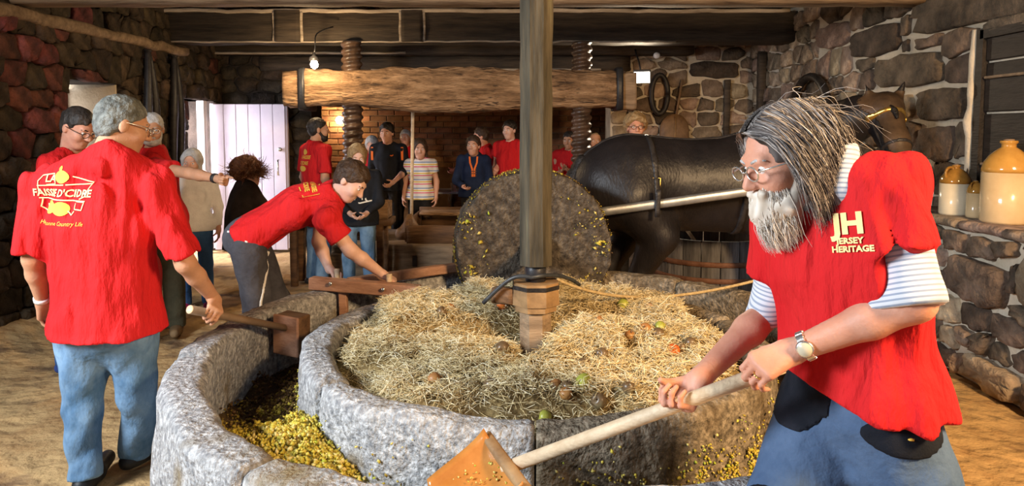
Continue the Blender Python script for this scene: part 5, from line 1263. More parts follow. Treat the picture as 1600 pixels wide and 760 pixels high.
for px, py, Yd in ((608, 436, 4.10), (527, 428, 4.30)):
    c = P(px, py, Yd); mk('peg', *tube([c-V(0, 0, .05), c+V(0, 0, .03)], .018, 10), 'wood_pale', fr_)

# ---- group at the left
J = stand(-2.93, 4.55, -95, 1.72); setp(J, head=P(122, 200, 4.50)); look(J, -12, 28)
person('dark-haired man in glasses and red T-shirt looking down at far left', J, skin='skin_ruddy', hair='hair_dark', glasses='glasses_frame', trousers='jeans_blue', shoes='shoe_blue', fat=1.1, width=1.12, vox=.012, hvox=.006, loose=.02, chubby=1.1, hs=1.08, seed=11, fold=.016, sleeve=.75)
J = stand(-2.78, 5.3, -165, 1.74)
setp(J, sL=P(243, 262, 5.15), eL=P(296, 271, 4.95), wL=P(342, 280, 4.85)); look(J, 10, 10)
person('man in red T-shirt and khaki trousers pointing right, half hidden by the printed shirt', J, skin='skin_tan', hair='hair_silver', trousers='trousers_khaki', shoes='boot_tan', vox=.012, hvox=.008, handvox=.005, glasses='glasses_steel', fat=1.1, width=1.1, sleeve=.55, seed=12, leg_r=1.1, beard='hair_silver',
       hands={'L': dict(d=nrm(P(378, 288, 4.72)-P(342, 280, 4.85)), t=V(0.1, 0.1, 1), point=True, thumb=(.4, .8, .5))})
e_ = J['eL']*.22+J['wL']*.78; dd = nrm(J['wL']-J['eL']); wb_ = bpy.data.objects
r_ = [o for o in bpy.data.objects if o.name.startswith('person') and o.parent is None][-1]
mk('wrist_strap', *tube([J['wL']-dd*.05, J['wL']-dd*.025], .036, 12), 'leather', r_)
J = stand(-2.86, 6.1, -160, 1.42); look(J, -10, 5)
person('grey-haired woman in white fleece jacket and jeans behind the pointing arm', J, top='fleece_white', sleeve=1.85, trousers='jeans_blue', shoes='shoe_pink', skin='skin', hair='hair_silver', hstyle='bob', female=True, hem=.08, fold=.012, vox=.014, seed=13)
J = stand(-2.62, 6.7, -60, 1.28)
PC = person('short figure in dark coat with bushy reddish brown curls in front of the white door', J, top='coat_brown', sleeve=1.9, trousers='coat_brown', hair='hair_auburn', hstyle='curly', eyes=False, width=1.35, fat=1.2, hem=.35, loose=.05, vox=.016, seed=14, hs=1.15)
rs = np.random.RandomState(5); n = 1500; hcn = J['head']+V(0, 0, .01)
dv = rs.normal(size=(n, 3)); dv /= np.linalg.norm(dv, axis=1)[:, None]; dv[:, 2] = np.abs(dv[:, 2])*.9-.45*rs.rand(n)
ra = hcn+dv*.10; ti = hcn+dv*rs.uniform(.14, .22, (n, 1))+rs.normal(0, .03, (n, 3)); v, f, a_ = strands(ra, ti, (ra+ti)/2+rs.normal(0, .035, (n, 3)), rs.uniform(.002, .004, n), rs.rand(n), rs, 7, .02)
mk('curls', v, f, 'strands_auburn', PC['hair'], attrs={'rnd': a_}, kind='stuff')

# ---- people around the press, back room
J = stand(-2.02, 7.05, -48, 1.74); look(J, -20, 0)
PE = person('bearded man in red printed T-shirt and jeans beside the press screw', J, skin='skin_tan', hair='hair_dark', beard='hair_dark', trousers='jeans', vox=.013, fat=1.05, width=1.1, sleeve=.8, seed=15)
decal(PE, *join2([(*text2('LA FAISSIE', .05, bold=.001), 0, .03), (*text2("D'CIDRE", .05, bold=.001), 0, -.03), (*ellipse2(0, .10, .05, .03), 0, 0), (*ellipse2(0, -.07, .07, .03), 0, 0)]), J['chest']-J['fw']*.2+V(0, 0, .05)-J['rt']*.02, J['rt'], V(0, 0, 1), J['fw'], 'print_yellow', 'back_print')
J = stand(-1.46, 6.45, -172, 1.46, over=dict(wR=(.06, .24, 1.0), wL=(-.10, .24, 1.0), eR=(.24, .06, 1.12), eL=(-.24, .06, 1.12))); look(J, 10, 15)
PF = person('fair-haired child in black hooded top with white lettering behind the bending man', J, top='shirt_dark', sleeve=1.9, trousers='jeans', hair='hair_fair', hstyle='bob', vox=.013, seed=16, skin='skin_pale')
parts = [(*stroke2([(-.05, -.10), (.0, .06), (.05, -.10)], .012), 0, 0), (*stroke2([(-.03, -.04), (.07, -.12)], .01), 0, 0), (*stroke2([(-.10, -.12), (0, -.13), (.10, -.11)], .012), 0, 0), (*stroke2([(0.005, .04), (.02, -.10)], .009), 0, 0), (*text2('JONES', .05, bold=.001), 0, .08)]
decal(PF, *join2(parts), J['chest']+V(.04, -.2, .02), V(1, 0, 0), V(0, 0, 1), V(0, 1, 0), 'print_white', 'chest_print')
J = stand(-1.62, 8.9, 172, 1.70, over=dict(wR=(.12, .26, .98), wL=(-.16, .28, .98))); look(J, 0, 5)
PG = person('teenage boy in black tracksuit top with orange stripes leaning on the press', J, top='shirt_dark', sleeve=1.35, trousers='trousers_black', hair='hair_dark', hstyle='full', vox=.014, seed=17, skin='skin', hs=1.05)
for q in 'LR':
    decal(PG, *stroke2([(0, 0), (0, -.08), (0, -.17)], .03), J['s'+q]+V(0, -.4, .03)+V(.02 if q == 'L' else -.02, 0, 0), V(1, 0, 0), V(0, 0, 1), V(0, 1, 0), 'orange_trim', 'orange_stripe', lift=.006)
decal(PG, *stroke2([(-.02, 0), (.0, -.006), (.02, .006)], .012), J['chest']+V(.07, -.4, .08), V(1, 0, 0), V(0, 0, 1), V(0, 1, 0), 'orange_trim', 'chest_mark', lift=.006)
J = stand(-1.92, 9.4, 175, 1.52); look(J, 0, 20)
person('silver-haired person in red T-shirt half hidden behind the tracksuit boy', J, hair='hair_silver', hstyle='bob', sleeve=.8, trousers='jeans_blue', vox=.016, fat=1.1, width=1.25, seed=18)
J = stand(-1.60, 10.3, 178, 1.62)
person('short-haired man in red T-shirt standing behind the boy and the girl', J, hair='hair_silver', hstyle='short', trousers='trousers_black', vox=.016, width=1.1, seed=19, skin='skin_ruddy')
J = stand(-1.19, 8.85, 178, 1.47); look(J, 12, 2)
person('girl with long brown hair in multicoloured striped T-shirt', J, top='stripe_multi', along=True, hair='hair_brown', hstyle='long', trousers='trousers_black', vox=.013, seed=20, skin='skin', fold=.006, female=True, hs=1.08)
J = stand(-0.50, 8.9, 172, 1.52, over=dict(wR=(.10, .25, 1.02), eR=(.26, .05, 1.1))); look(J, -5, 0)
PK = person('child in navy zipped top with an orange collar beside the table', J, top='shirt_navy', sleeve=1.9, hair='hair_brown', hstyle='full', trousers='trousers_black', vox=.013, seed=21, skin='skin', hs=1.05)
for q in (-1, 1): decal(PK, *stroke2([(q*.05, .02), (q*.045, -.06), (q*.015, -.14), (q*.012, -.24)], .022), J['neck']+V(0, -.4, -.02), V(1, 0, 0), V(0, 0, 1), V(0, 1, 0), 'orange_trim', 'orange_edge', lift=.006)
decal(PK, *join2([(*stroke2([(-.03, -.14-.03*k), (.04, -.14-.03*k)], .012), 0, 0) for k in range(4)]), J['neck']+V(0, -.4, -.02), V(1, 0, 0), V(0, 0, 1), V(0, 1, 0), 'hair_auburn', 'check_pattern', lift=.006)
J = stand(-0.30, 9.5, 110, 1.66, over=dict(eR=(.30, .25, 1.22), wR=(.20, .45, 1.12), eL=(-.38, -.10, 1.30), wL=(-.52, .02, 1.20)), lean=.18); look(J, -15, 5)
PL = person('man in red T-shirt with a black shoulder strap leaning left behind the navy child', J, hair='hair_brown', hstyle='full', trousers='trousers_black', vox=.015, seed=22, skin='skin_ruddy', width=1.08)
decal(PL, *stroke2([(-.16, .17), (-.05, .05), (.07, -.10), (.16, -.24)], .03), J['chest']+V(0, -.4, .03), V(1, 0, 0), V(0, 0, 1), V(0, 1, 0), 'leather', 'shoulder_strap', lift=.008)
J = stand(-0.02, 9.0, 150, 1.74); look(J, 0, 5)
person('dark-haired person in red T-shirt mostly hidden by the mill shaft', J, hair='hair_dark', hstyle='full', trousers='trousers_black', vox=.015, seed=23, skin='skin_pale', width=1.1)
J = stand(0.75, 8.95, 160, 1.60, over=dict(wL=(-.05, .22, 1.20), eL=(-.22, .06, 1.12), wR=(.06, .22, 1.18), eR=(.22, .06, 1.10))); look(J, 0, 10)
person('person in dark red top with clasped hands beside the right press screw', J, hair='hair_dark', hstyle='short', top='shirt_red', sleeve=1.3, trousers='trousers_black', vox=.015, seed=24, skin='skin_tan')
J = stand(1.18, 6.55, 178, 1.76); look(J, 0, 0)
person('person with curly fair hair and glasses in red shirt standing behind the horse', J, hair='hair_fair', hstyle='curly', glasses='glasses_frame', trousers='trousers_black', vox=.013, seed=25, skin='skin_ruddy', hem=.14)
J = stand(1.10, 9.05, 178, 1.58)
person('person in red shirt whose head just shows over the horse\'s rump', J, hair='hair_fair', hstyle='bald', trousers='trousers_black', vox=.016, seed=26, skin='skin_tan')
# ------------------------------------------------------------------ the horse and its harness
HY = 5.38
horse = empty('horse', (1.5, HY, 0), 'large dark brown horse in harness standing behind the mill, head turned by the wall', 'horse')
S = Sdf(); fy = V(0, 1, 0)
S.add(cone((0.98, HY, 1.185), (1.90, HY-.01, 1.165), .355, .375, fy, .80), .1)
S.add(ell((0.90, HY, 1.20), (.40, .33, .345)), .12); S.add(ell((0.70, HY, 1.10), (.22, .30, .30)), .10)
S.add(ell((1.93, HY, 1.36), (.30, .17, .24)), .12); S.add(ell((2.08, HY-.02, 1.10), (.26, .28, .36)), .12)
neckpts = [V(2.08, HY-.03, 1.28), V(2.36, HY-.06, 1.52), V(2.66, HY-.14, 1.71)]
S.add(cone(neckpts[0], neckpts[1], .30, .23, fy, .62), .10); S.add(cone(neckpts[1], neckpts[2], .23, .155, fy, .62), .08)
body_ops = list(S.ops)
poll = V(2.79, HY-.25, 1.755); nose = V(2.76, HY-.60, 1.27); hm = poll*.52+nose*.48
hdv = nrm(nose-poll); hside = nrm(np.cross(hdv, V(0, 0, 1))); hfront = np.cross(hside, hdv)
S.add(cone(neckpts[2], poll, .150, .125), .06)
S.add(cone(poll, hm, .125, .098, hside, .82), .06); S.add(cone(hm, nose, .095, .068), .05); S.add(ell(nose+hdv*.01, (.075, .075, .07)), .04)
S.add(ell(poll*.72+nose*.28-hfront*.05, (.10, .10, .12)), .05)
for q in (-1, 1):
    e0 = poll+hside*q*.085+V(0, .02, .06); S.add(cone(e0, e0+hside*q*.055+V(0, .0, .15), .042, .010, hfront, .55), .03)
    S.cut(ell(e0+hside*q*.022+hfront*.035+V(0, 0, .08), (.014, .014, .05)), .01)
    S.cut(ell(nose+hdv*.05+hside*q*.035+hfront*.03, (.016, .016, .02)), .01)
def leg(pts, rr, k=.06):
    for i in range(len(pts)-1): S.add(cone(pts[i], pts[i+1], rr[i], rr[i+1]), k if i == 0 else .03)
leg([V(.92, HY-.19, 1.08), V(1.12, HY-.19, .80), V(.98, HY-.18, .50), V(1.03, HY-.18, .17), V(1.10, HY-.18, .06)], (.21, .155, .085, .055, .075), .10)
leg([V(.88, HY+.19, 1.08), V(.98, HY+.19, .80), V(.80, HY+.18, .50), V(.84, HY+.18, .17), V(.91, HY+.18, .06)], (.21, .155, .085, .055, .075), .10)
leg([V(2.00, HY-.17, 1.00), V(2.02, HY-.17, .74), V(2.04, HY-.17, .47), V(2.02, HY-.17, .16), V(2.09, HY-.17, .06)], (.17, .115, .075, .055, .075), .08)
leg([V(2.05, HY+.17, 1.00), V(2.14, HY+.17, .74), V(2.18, HY+.17, .47), V(2.16, HY+.17, .16), V(2.23, HY+.17, .06)], (.17, .115, .075, .055, .075), .08)
S.disp(lambda Q: (.008*vnoise(Q, 5, 3)+.003*vnoise(Q, 14, 4)).astype(np.float32)); S.plane((0, 0, .012), (0, 0, -1))
v, f = S.mesh(.016); mk('body', v, f, 'horse_coat', horse)
for x, y in ((1.11, -.18), (.92, .18), (2.10, -.17), (2.24, .17)):
    mk('hoof', *lathe([(.098, .0), (.090, .04), (.074, .085), (.05, .10)], (x, HY+y, .013), 18), 'hoof', horse)
def part_on(lo, hi, fn, grow, mat, name, parent, vox=.012):
    q = Sdf(); q.ops = list(S.ops); q.lo = np.asarray(lo, float); q.hi = np.asarray(hi, float); q.grow(grow); q.isect(fn, .005)
    v_, f_ = q.mesh(vox, pad=.0); return mk(name, v_, f_, mat, parent)
def band(c, n_, w_, extra=None):
    c = np.asarray(c, np.float32); n_ = np.asarray(nrm(n_), np.float32)
    def fn(Q):
        d = np.abs((Q-c) @ n_)-w_
        return np.maximum(d, extra(Q)) if extra else d
    return fn
part_on((2.5, HY-.85, 1.2), (3.1, HY-.05, 1.9), lambda Q: ((Q-np.asarray(poll*.62+nose*.38, np.float32)) @ np.asarray(-hfront, np.float32))+.035, .004, 'horse_face', 'face_marking', horse)
# tail and mane
S2 = Sdf(); S2.add(cone((.56, HY, 1.36), (.44, HY, 1.12), .06, .085)); S2.add(cone((.44, HY, 1.12), (.46, HY-.02, .62), .085, .05), .04); S2.disp(lambda Q: (.012*vnoise(Q*np.array([1, 1, .25]), 30, 8)).astype(np.float32)); v, f = S2.mesh(.014); mk('tail', v, f, 'horse_mane', horse)
S2 = Sdf(); S2.add(cone(neckpts[2]+V(.0, 0, .12), neckpts[1]+V(-.10, -.03, .20), .05, .045)); S2.add(cone(neckpts[1]+V(-.10, -.03, .20), V(2.02, HY, 1.56), .045, .035), .03); S2.add(cone(poll+V(0, -.03, .10), poll+hdv*.16+hfront*.13, .04, .02), .03)
S2.disp(lambda Q: (.014*vnoise(Q*np.array([1, 1, .4]), 28, 9)).astype(np.float32)); v, f = S2.mesh(.013); mk('mane', v, f, 'horse_mane', horse)
hn = empty('harness', (1.5, HY-.3, .95), 'black leather harness straps with brass buckles and a grey draught pole on the horse', 'harness')
lo, hi = V(.4, HY-.5, .7), V(2.4, HY+.45, 1.75)
part_on(lo, hi, band((1.07, HY, 1.3), (1, 0, .06), .024, lambda Q: .98-Q[:, 2]), .012, 'leather', 'hip_strap', hn, .014)
part_on(lo, hi, band((1.76, HY, 1.3), (1, 0, -.05), .026), .012, 'leather', 'girth_strap', hn, .014)
part_on(lo, hi, band((1.45, HY-.0, 1.3), (0, 1, 0), .022, lambda Q: 1.30-Q[:, 2]), .012, 'leather', 'back_strap', hn, .014)
part_on((1.85, HY-.5, .8), (2.6, HY+.45, 1.9), band((2.16, HY, 1.3), (.84, 0, .42), .075), .045, 'leather', 'horse_collar', hn, .016)
yp = HY-.435
mk('draught_pole', *timber((.60, yp+.02, 1.005), (2.20, yp-.03, 1.235), .045, .065, 16, .002, .012, 6), 'galvanised', hn)
for x, z in ((1.07, 1.22), (1.76, 1.23)):
    yb = HY-.33; pts = [V(x-.03, yb, z-.035), V(x+.03, yb, z-.035), V(x+.03, yb, z+.035), V(x-.03, yb, z+.035), V(x-.03, yb, z-.035)]
    mk('buckle', *tube(pts, .006, 6), 'brass', hn)
for x in (1.07, 1.76): mk('pole_loop', *timber((x-.01, yp-.035, 1.18), (x-.02, yp-.035, .98 if x < 1.5 else 1.02), .035, .012, 5, .0, .003, 7, up=(0, 1, 0)), 'leather', hn)
br = empty('bridle', poll, 'black leather bridle with a yellow brass browband on the horse\'s head', 'bridle')
part_on((2.4, HY-.85, 1.2), (3.1, HY, 2.0), band(poll+hdv*.09, hdv*1.0+hfront*.10, .016, lambda Q: np.maximum(-((Q-np.asarray(poll, np.float32)) @ np.asarray(hfront, np.float32))-.02, np.sqrt(((Q-np.asarray(poll, np.float32))**2).sum(1))-.185)), .012, 'brass', 'browband', br, .010)
part_on((2.4, HY-.85, 1.2), (3.1, HY, 2.0), band(poll+hdv*.34, hdv, .013), .009, 'leather', 'noseband', br, .010)
for q in (-1, 1):
    s_ = hside*q; pts = [poll+s_*.115+hdv*.05, poll+s_*.108+hdv*.16-hfront*.01, poll+s_*.098+hdv*.27, poll+s_*.085+hdv*.36]
    mk('cheek_strap', *tube(pts, .010, 6), 'leather', br); mk('brass_rosette', *lathe([(.024, 0), (.022, .008), (.008, .014)], poll+s_*.118+hdv*.085, 14, R=np.stack([hdv, np.cross(s_, hdv), s_], 1)), 'brass', br)
    mk('horse_eye', *lathe([(.001, -.02), (.014, -.014), (.02, 0), (.014, .014), (.001, .02)], poll+hdv*.20+s_*.080+hfront*.045, 12), 'eye_dark', horse)
# half barrel beyond the horse
tb = empty('barrel_tub', (1.84, 6.25, 0), 'dark half barrel with rusty hoops standing behind the horse\'s belly', 'barrel')
n = 22; R0, R1, TH = .52, .56, .67
for k in range(n):
    a0, a1 = 2*math.pi*k/n+.008, 2*math.pi*(k+1)/n-.008; vs = []
    for z, r in ((0, R0), (TH*.5, (R0+R1)/2+.015), (TH, R1)):
        for a_, q in ((a0, 0), ((a0+a1)/2, 0), (a1, 0), (a1, -.028), ((a0+a1)/2, -.028), (a0, -.028)): vs.append([1.84+(r+q)*math.cos(a_), 6.25+(r+q)*math.sin(a_), z])
    f = [[i*6+j, i*6+(j+1) % 6, (i+1)*6+(j+1) % 6, (i+1)*6+j] for i in range(2) for j in range(6)]+[[5, 4, 3, 2, 1, 0], [12, 13, 14, 15, 16, 17]]
    mk('stave', vs, f, 'tub_wood', tb, smooth=False)
for z, r in ((.08, .525), (.33, .557), (.47, .563)): mk('hoop', *lathe([(r, -.022), (r+.006, -.02), (r+.008, .02), (r+.002, .022)], (1.84, 6.25, z), 40), 'hoop_rust', tb)
v, f = lathe([(.001, .0), (.50, .0), (.50, .01)], (1.84, 6.25, .50), 30); mk('contents', v, f, 'timber_box', tb)
pl = mk('tub_paddle', *tube([P(1085, 376, 6.0), P(1072, 358, 6.1)], .016, 8), 'wood_pale'); tag(pl, 'short pale stick leaning in the half barrel under the horse', 'stick')
# ------------------------------------------------------------------ twin-screw cider press
press = empty('cider_press', (-.5, 7.95, 0), 'old twin-screw cider press with a heavy hewn crossbeam', 'cider press')
XS0, XS1 = (552-800)/FPX*8.0, (908-800)/FPX*8.0
def screw(x, y, z0, z1, r, pitch, n=26):
    m = int((z1-z0)/pitch*9); vs = []
    for k in range(m+1):
        z = z0+(z1-z0)*k/m
        for j in range(n):
            ph = (z/pitch-j/n) % 1.0; t = abs(ph*2-1); rr = r*(0.80+0.20*min(1, max(0, (t-.15)/.6))); a_ = 2*math.pi*j/n; vs.append([x+rr*math.cos(a_), y+rr*math.sin(a_), z])
    f = [[k*n+j, k*n+(j+1) % n, (k+1)*n+(j+1) % n, (k+1)*n+j] for k in range(m) for j in range(n)]+[list(range(n))[::-1], [m*n+j for j in range(n)]]
    return np.array(vs), f
for x in (XS0, XS1): mk('screw', *screw(x, 8.0, .38, 2.632, .122, .088), 'screw_wood', press)
xb0, xb1 = -2.38, 1.22
def wf(t):
    b = math.exp(-((t-.45)/.25)**2); return (1, .88+.22*b-.08*math.exp(-((t-.18)/.1)**2), -.02*b+.02)
mk('crossbeam', *timber((xb0, 8.0, 2.085), (xb1, 8.0, 2.06), .46, .46, 60, .03, .05, 91, wfun=wf), 'timber_press', press)
mk('beam_end', *timber((xb0-.24, 7.98, 2.08), (xb0-.01, 8.0, 2.085), .42, .40, 6, .02, .03, 92), 'timber_press', press)
mk('beam_end', *timber((xb1+.02, 8.0, 2.06), (xb1+.20, 8.0, 2.06), .42, .42, 6, .02, .03, 93), 'timber_mid', press)
for x in (xb0, xb1): mk('iron_band', *timber((x-.035, 8.0, 2.08), (x+.035, 8.0, 2.08), .50, .48, 3, .004, .03, 94), 'iron_black', press)
mk('base_sill', *timber((-1.95, 7.45, .19), (1.7, 7.45, .19), .30, .37, 30, .012, .02, 95), 'timber_mid', press)
mk('base_sill', *timber((-1.95, 8.35, .19), (1.7, 8.35, .19), .30, .37, 30, .012, .02, 96), 'timber_mid', press)
for x in (-1.86, 1.5): mk('cross_sill', *timber((x, 7.2, .15), (x, 8.5, .15), .24, .28, 14, .01, .02, 97), 'timber_mid', press)
for x0, x1 in ((-1.55, -1.35), (-1.55, -1.30)): pass
for z in (.28, .17): mk('wedge', *timber((-1.58, 7.28, z), (-1.32, 7.28, z), .06, .05, 4, .004, .008, 98), 'timber_mid', press)
for x in (-1.05, -.62, .1, .6): mk('bolt_plate', *box((x, 7.295, .2), (.05, .02, .12), bevel=.005), 'iron', press, smooth=False)
tray = empty('press_tray', (-.15, 7.9, .38), 'square wooden pressing tray on the press bed left of the millstone', 'tray')
mk('tray_floor', *timber((-1.12, 7.95, .40), (.8, 7.95, .40), 1.0, .05, 10, .003, .01, 99), 'timber_box', tray)
mk('tray_side', *timber((-1.15, 7.42, .47), (.82, 7.42, .47), .05, .20, 14, .004, .01, 100), 'timber_box', tray)
mk('tray_side', *timber((-1.15, 8.46, .53), (.82, 8.46, .53), .05, .26, 14, .004, .01, 101), 'timber_box', tray)
for x in (-1.15, .82): mk('tray_end', *timber((x, 7.42, .50), (x, 8.46, .50), .05, .22, 8, .004, .01, 102), 'timber_box', tray)
mk('tray_board', *timber((-1.1, 8.2, .62), (.8, 8.2, .62), .3, .04, 10, .004, .01, 103), 'timber_press', tray)
bn = empty('work_bench', (-1.65, 7.85, 0), 'low dark wooden bench between the bearded man and the pressing tray', 'bench')
mk('top', *timber((-2.35, 7.1, .66), (-1.25, 7.15, .66), .40, .06, 8, .004, .012, 104), 'timber_box', bn)
for x in (-2.25, -1.36): 
    for y in (6.98, 7.24): mk('leg', *timber((x, y, 0), (x, y, .64), .07, .07, 6, .003, .01, 105, up=(0, 1, 0)), 'timber_box', bn)
bn.location = (-1.65, 7.1, 0)
for c in bn.children: c.location = Vector(ORG[c.name])-Vector((-1.65, 7.1, 0))
bx_ = empty('wooden_crate', (-1.45, 7.12, .69), 'small open wooden crate on the bench by the press screw', 'crate')
for dx, dy, sx_, sy_ in ((0, -.12, .34, .02), (0, .12, .34, .02), (-.16, 0, .02, .22), (.16, 0, .02, .22)): mk('crate_side', *box((-1.45+dx, 7.12+dy, .78), (sx_, sy_, .18), bevel=.003), 'timber_press', bx_, smooth=False)
mk('crate_floor', *box((-1.45, 7.12, .70), (.34, .24, .018), bevel=.003), 'timber_press', bx_, smooth=False)
po = mk('stirring_pole', *tube([P(643, 345, 8.25), P(645, 172, 8.25)], .020, 8), 'wood_pale'); tag(po, 'tall thin pale pole standing upright in the pressing tray', 'pole')
sk = mk('press_sack', *(lambda S: S.mesh(.014))(Sdf().add(ell(P(640, 366, 7.72), (.16, .14, .12))).add(cone(P(640, 360, 7.72), P(640, 338, 7.74), .09, .04), .06).disp(folds(.02, 7, (0, 0, 1), 9, 20))), 'leather_brown'); tag(sk, 'crumpled brown sack hung over the front of the pressing tray', 'sack')
# table with cups, casks in the back room
tbm = empty('trestle_table', (-.75, 9.85, 0), 'pale blue folding table with paper cups behind the navy child', 'table')
mk('table_top', *box((-.75, 9.85, .735), (1.5, .6, .03), bevel=.008), 'table_blue', tbm, smooth=False)
for x in (-1.4, -.1):
    for y in (9.6, 10.1): mk('leg', *tube([(x, y, 0), (x, y, .72)], .016, 8), 'table_blue', tbm)
cup0 = None
for k, (x, y, l) in enumerate(((-.83, 9.66, 'white paper cup at the left on the blue table'), (-.75, 9.72, 'white paper cup in the middle on the blue table'), (-.67, 9.66, 'white paper cup at the right on the blue table'))):
    v, f = lathe([(.030, 0), (.042, .115), (.044, .12), (.041, .12), (.036, .05), (.001, .04)], (x, y, .75), 16); tag(mk('paper_cup', v, f, 'cup_white'), l, 'cup', 'paper cups on the table')
v, f = lathe([(.06, 0), (.06, .19), (.055, .20), (.03, .20)], (-.72, 9.86, .75), 18); tag(mk('cup_stack', v, f, 'cup_white'), 'tall white stack of cups behind the three single cups', 'cups')
def cask(x, y, r, ln, label):
    c = empty('cask', (x, y, 0), label, 'cask'); Rm = np.stack([V(1, 0, 0), V(0, 0, 1), V(0, -1, 0)], 1); n = 18
    for k in range(n):
        a0, a1 = 2*math.pi*k/n+.01, 2*math.pi*(k+1)/n-.01; vs = []
        for t in (-.5, -.25, 0, .25, .5):
            rr = r*(1-.16*(2*t)**2)
            for a_, q in ((a0, 0), (a1, 0), (a1, -.03), (a0, -.03)): vs.append([x+(rr+q)*math.cos(a_), y+t*ln, r+.08+(rr+q)*math.sin(a_)])
        f = [[i*4+j, (i+1)*4+j, (i+1)*4+(j+1) % 4, i*4+(j+1) % 4] for i in range(4) for j in range(4)]+[[0, 1, 2, 3], [19, 18, 17, 16]]
        mk('stave', vs, f, 'tub_wood', c, smooth=False)
    for t in (-.42, -.2, .2, .42):
        rr = r*(1-.16*(2*t)**2)+.004; v, f = lathe([(rr, -.02), (rr+.006, 0), (rr, .02)], (0, 0, 0), 30); mk('hoop', v @ Rm.T+V(x, y+t*ln, r+.08), f, 'hoop_rust', c)
    v, f = lathe([(r*.82, -.01), (r*.82, .01)], (0, 0, 0), 24); mk('cask_head', v @ Rm.T+V(x, y-ln*.46, r+.08), f, 'timber_box', c)
    for s_ in (-1, 1): mk('cradle', *timber((x-r*.7, y+s_*ln*.25, .06), (x+r*.7, y+s_*ln*.25, .06), .1, .12, 4, .003, .01, 9), 'timber_mid', c)
cask(-.62, 11.1, .42, .9, 'dark cask lying against the brick wall behind the table'); cask(.45, 11.1, .42, .9, 'dark cask against the brick wall hidden behind the mill shaft')
# lamps
fl = empty('floodlight', (1.66, 8.7, 2.25), 'small bright square floodlight under the lintel beam', 'lamp')
fc = P(1003, 121, 8.7); Fd = frame(nrm(V(-.25, -1, -.45)))
mk('housing', *box(fc+Fd[:, 0]*-.03, (.06, .22, .17), Fd, .01), 'galvanised', fl, smooth=False); mk('lamp_glass', *box(fc+Fd[:, 0]*.006, (.012, .19, .14), Fd, .003), 'flood_glow', fl, smooth=False)
mk('bracket', *tube([fc+V(0, .05, .05), fc+V(-.02, .1, .2), fc+V(-.02, .42, .40)], .012, 6), 'iron_black', fl)
l_ = bpy.data.lights.new('floodlight_beam', 'SPOT'); l_.energy = 160; l_.color = (1, .82, .58); l_.spot_size = math.radians(140); l_.spot_blend = .6; l_.shadow_soft_size = .08
lo_ = bpy.data.objects.new('floodlight_beam', l_); COL.objects.link(lo_); lo_.parent = fl; lo_.location = Vector(fc+Fd[:, 0]*.05)-fl.location; lo_.rotation_euler = Vector(V(-.35, -1, -.35)).to_track_quat('-Z', 'Y').to_euler()
wl_ = empty('wall_lamp', P(531, 188, 11.7), 'glowing round wall lamp on the brick wall beside the left press screw', 'lamp')
c = P(531, 188, 11.7); mk('bulb', *lathe([(.001, -.07), (.05, -.05), (.075, 0), (.05, .05), (.001, .07)], c, 16), 'lamp_glow', wl_); mk('lamp_base', *lathe([(.03, 0), (.05, .03), (.05, .07)], c, 14, R=frame((0, 1, 0))[:, [1, 2, 0]]), 'iron', wl_)
p_ = point('wall_lamp_light', c+V(0, -.12, 0), 30, (1, .66, .30), .07); p_.parent = wl_; p_.location = (0, -.14, 0)
hl = empty('bulkhead_lamp', P(491, 100, 7.6), 'small caged bulb hanging above the left end of the press beam', 'lamp')
c = P(491, 101, 7.6); mk('bulb', *lathe([(.001, -.05), (.035, -.03), (.045, .0), (.03, .04), (.02, .06)], c, 14), 'lamp_glow', hl); mk('cap', *lathe([(.055, .04), (.05, .08), (.02, .10), (.015, .13)], c, 14), 'iron_black', hl)
mk('flex', *tube(bez(c+V(0, 0, .12), c+V(.05, 0, .3), c+V(-.1, .1, .35), c+V(.15, .25, .45), 12), .008, 6), 'iron_black', hl)
p_ = point('bulkhead_lamp_light', c, 40, (1, .70, .38), .05); p_.parent = hl; p_.location = (0, -.28, -.02)
sn = mk('round_sensor', *lathe([(.045, 0), (.04, .03), (.02, .045)], P(1026, 87, 9.07), 16, R=frame((0, -1, 0))[:, [1, 2, 0]]), 'cup_white'); tag(sn, 'small white round sensor on the dark lintel beam', 'sensor')
# things hung on the walls
def ringo(c, a, b, A_, B_, r): return tube([np.asarray(c)+np.asarray(A_)*a*math.cos(t)+np.asarray(B_)*b*math.sin(t) for t in np.linspace(0, 2*math.pi, 33)], r, 8)
h_ = mk('cart_hoop', *ringo((XR-.14, 7.3, 1.62), .50, .56, (0, 1, 0), (0, 0, 1), .042), 'iron'); tag(h_, 'big dark hoop hung on the pale stone wall above the horse\'s neck', 'hoop')
h_ = mk('horse_collar', *ringo((2.0, YB-.1, 2.1), .11, .26, (1, 0, 0), (0, 0, 1), .035), 'leather'); tag(h_, 'oval black horse collar hung on the back stone wall', 'collar')
hw_ = empty('wooden_shovel', (2.2, YB-.12, 1.3), 'brown wooden shovel hung blade down on the back stone wall', 'shovel')
S = Sdf(); S.add(ell((2.2, YB-.12, 1.62), (.20, .05, .22))); S.plane((0, 0, 1.30), (0, 0, -1)); S.add(ell((2.2, YB-.12, 1.45), (.21, .045, .2)), .05); S.plane((0, 0, 1.30), (0, 0, -1)); v, f = S.mesh(.014); mk('blade', v, f, 'leather_brown', hw_)
mk('ridge', *tube([(2.2, YB-.175, 1.35), (2.2, YB-.175, 1.8)], .012, 6), 'wood_collar', hw_); mk('handle', *tube([(2.22, YB-.12, 1.78), (2.30, YB-.10, 2.3)], .018, 8), 'wood_handle_dark', hw_)
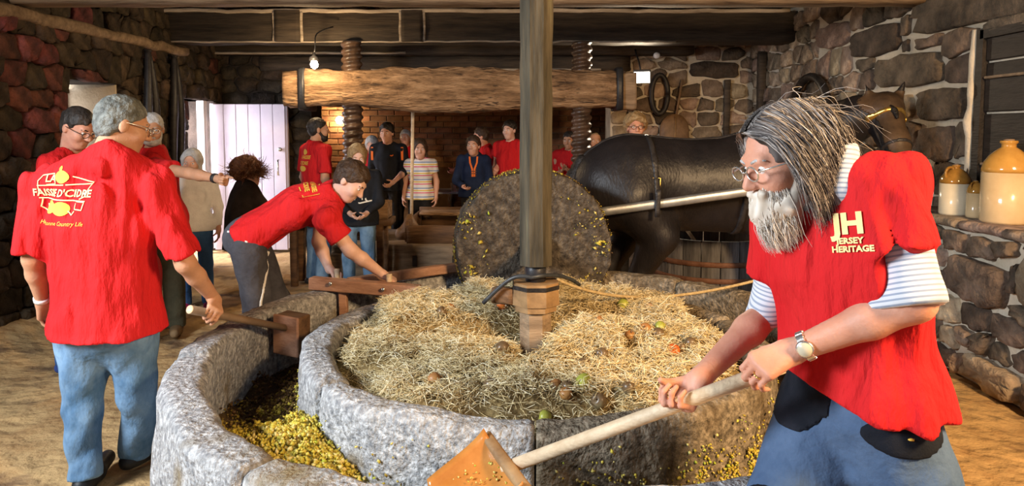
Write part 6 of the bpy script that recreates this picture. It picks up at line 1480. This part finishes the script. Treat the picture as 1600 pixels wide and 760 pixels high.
for k, (px, label) in enumerate(((222, 'dark leather traces hung on the left wall nearer the little window'), (263, 'dark leather traces hung on the left wall nearer the side door'))):
    Yd = XL/((px-800)/FPX); o = empty('leather_traces', (XL+.12, Yd, 1.2), label, 'harness', 'traces hung on the left wall')
    for s_ in (-.06, .06): mk('strap', *tube(bez((XL+.10, Yd, 2.46), (XL+.14, Yd+s_, 2.2), (XL+.12, Yd+s_*2, 1.6), (XL+.10, Yd+s_*1.2, 1.15), 14), [.05-.02*abs(i-7)/7 for i in range(14)], 7), 'leather', o)
    mk('hook', *tube([(XL+.02, Yd, 2.48), (XL+.14, Yd, 2.46)], .014, 6), 'iron', o)
# stoneware jugs on the ledge
def jug(px0, px1, ytop, ybase, Yd, label, neckr, handle, split=.62, body='glaze_cream', top='glaze_brown'):
    b = P((px0+px1)/2, ybase, Yd); z0 = 1.022; r = (px1-px0)/2/FPX*Yd*.985; h = (ybase-ytop)/FPX*Yd
    j = empty('stoneware_jug', (b[0], b[1], z0), label, 'jug', 'stoneware jugs on the stone ledge'); c = (b[0], b[1], z0)
    mk('body', *lathe([(r*.92, 0), (r, .015), (r, h*split)], c, 36), body, j)
    pr = [(r*1.002, h*split-.002), (r*1.0, h*(split+.04)), (r*.93, h*(split+.11)), (r*.72, h*(split+.20)), (r*.45, h*(split+.27)), (neckr, h*(split+.30)), (neckr, h*.96), (neckr*1.25, h*.975), (neckr*1.2, h), (neckr*.7, h)]
    mk('shoulder', *lathe(pr, c, 36), top, j)
    if handle:
        a = np.asarray(c); mk('handle', *tube(bez(a+V(-neckr*.9, -.01, h*.93), a+V(-r*.75, -.02, h*1.02), a+V(-r*1.02, -.02, h*(split+.22)), a+V(-r*.80, -.02, h*(split+.10)), 12), r*.10, 8), top, j)
    mk('stopper', *lathe([(neckr*.72, h*.98), (neckr*.75, h*1.015), (neckr*.4, h*1.02)], c, 14), 'wood_handle_dark', j)
jug(1535, 1606, 218, 347, 4.30, 'tallest stoneware jug, ochre shoulder over cream, at the right edge', .04, False, .62, 'glaze_buff', 'glaze_ochre')
jug(1469, 1513, 253, 331, 4.72, 'medium cream jug with glossy brown shoulder and handle, left on the ledge', .022, True, .64)
jug(1510, 1535, 279, 337, 4.55, 'smallest jug with brown top between the two larger jugs', .014, True, .68, 'glaze_buff')
